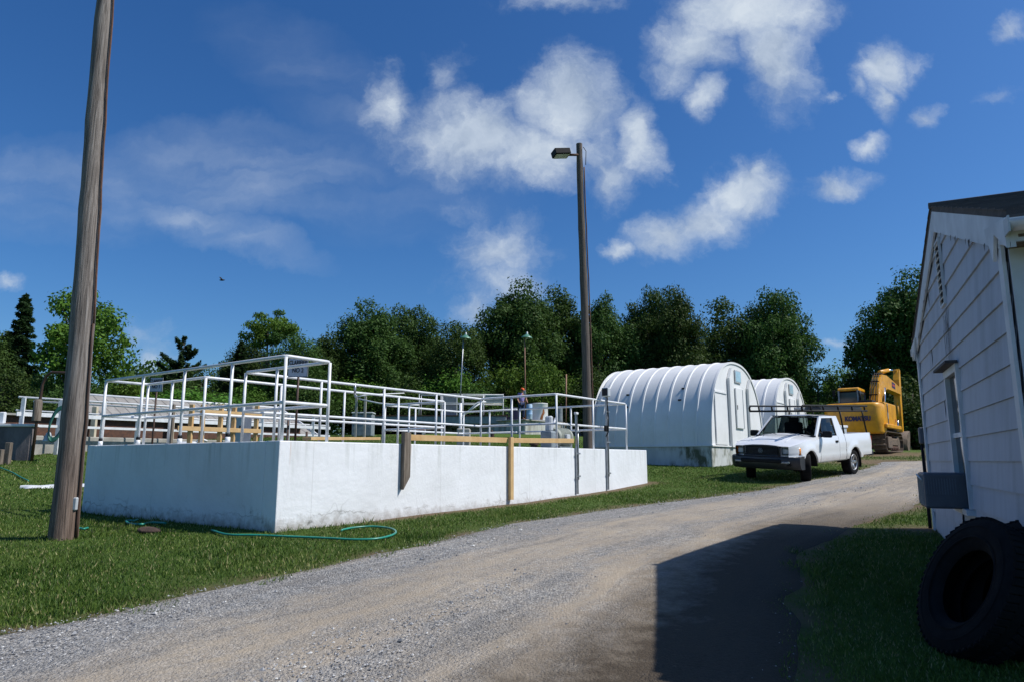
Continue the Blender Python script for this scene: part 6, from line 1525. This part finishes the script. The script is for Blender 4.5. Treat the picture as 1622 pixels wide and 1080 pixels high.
cov=math_(nt,'MULTIPLY',cov,ramp(nt,acc,[(.0,0),(.12,1)]).outputs[0])
# wisps
acc2=None
for c in ((400,270,190,60,-4,.5),(330,352,150,26,-18,.55),(120,300,200,60,0,.35),(120,280,150,40,-10,.3),(560,180,120,50,-20,.15),(640,300,160,60,0,.15),(500,120,160,50,-30,.15)):
    o=blob(*c); acc2=o if acc2 is None else math_(nt,'MAXIMUM',acc2,o)
mpw=N(nt,'ShaderNodeMapping'); mpw.inputs['Scale'].default_value=(2.2,11,1); mpw.inputs['Rotation'].default_value=(0,0,R(14)); L(nt,wa.outputs[0],mpw.inputs[0])
n2=N(nt,'ShaderNodeTexNoise'); n2.inputs['Scale'].default_value=2.2; n2.inputs['Detail'].default_value=8; L(nt,mpw.outputs[0],n2.inputs['Vector'])
wis=math_(nt,'MULTIPLY',acc2,ramp(nt,n2.outputs[0],[(.25,.15),(.75,1)]).outputs[0])
front=ramp(nt,sx.outputs[1],[(.05,0),(.15,1)]).outputs[0]
tot=math_(nt,'MULTIPLY',math_(nt,'ADD',math_(nt,'MULTIPLY',cov,.93),math_(nt,'MULTIPLY',wis,1.0),clamp=True),front)
# cloud brightness: thick parts whiter, with soft internal structure
n3=N(nt,'ShaderNodeTexNoise'); n3.inputs['Scale'].default_value=11; n3.inputs['Detail'].default_value=6; L(nt,wa.outputs[0],n3.inputs['Vector'])
off=N(nt,'ShaderNodeVectorMath',operation='ADD'); L(nt,wa.outputs[0],off.inputs[0]); off.inputs[1].default_value=(.035,.045,0)
n4=N(nt,'ShaderNodeTexNoise'); n4.inputs['Scale'].default_value=7; n4.inputs['Detail'].default_value=5; n4.inputs['Roughness'].default_value=.6; L(nt,off.outputs[0],n4.inputs['Vector'])
rel=math_(nt,'ADD',math_(nt,'MULTIPLY',math_(nt,'SUBTRACT',n1.outputs[0],n4.outputs[0]),.9),math_(nt,'MULTIPLY',n3.outputs[0],.6))
ccol=ramp(nt,math_(nt,'ADD',rel,.2),[(.25,(4.9,6.1,8.0)),(.50,(7.0,8.2,9.9)),(.78,(9.6,10.6,11.6))]).outputs[0]
fin=mix(nt,tot,gm.outputs[0],ccol)
nt.nodes[-1] if False else None
bg=N(nt,'ShaderNodeBackground'); bg.inputs[1].default_value=.074; L(nt,fin,bg.inputs[0]); ou=N(nt,'ShaderNodeOutputWorld'); L(nt,bg.outputs[0],ou.inputs[0])
sd=bpy.data.lights.new('sun','SUN'); sd.energy=4.9; sd.angle=R(.53); sd.color=(1,.965,.91); so=bpy.data.objects.new('sun',sd); COL.objects.link(so)
dv_=Vector((math.sin(SUNAZ)*math.cos(SUNEL),math.cos(SUNAZ)*math.cos(SUNEL),math.sin(SUNEL))); so.rotation_euler=dv_.to_track_quat('Z','Y').to_euler(); so.location=(20,-5,30)
cd=bpy.data.cameras.new('camera'); cd.sensor_width=36; cd.lens=36*F/1622; cd.clip_end=3000; cd.clip_start=.05; co=bpy.data.objects.new('camera',cd); COL.objects.link(co)
co.location=(0,0,EYE); co.rotation_euler=(PI/2+PT,0,0); SC.camera=co
SC.view_settings.view_transform='Standard'; SC.view_settings.look='None'; SC.view_settings.gamma=1; SC.view_settings.exposure=EXPO if 'EXPO' in globals() else 0.0
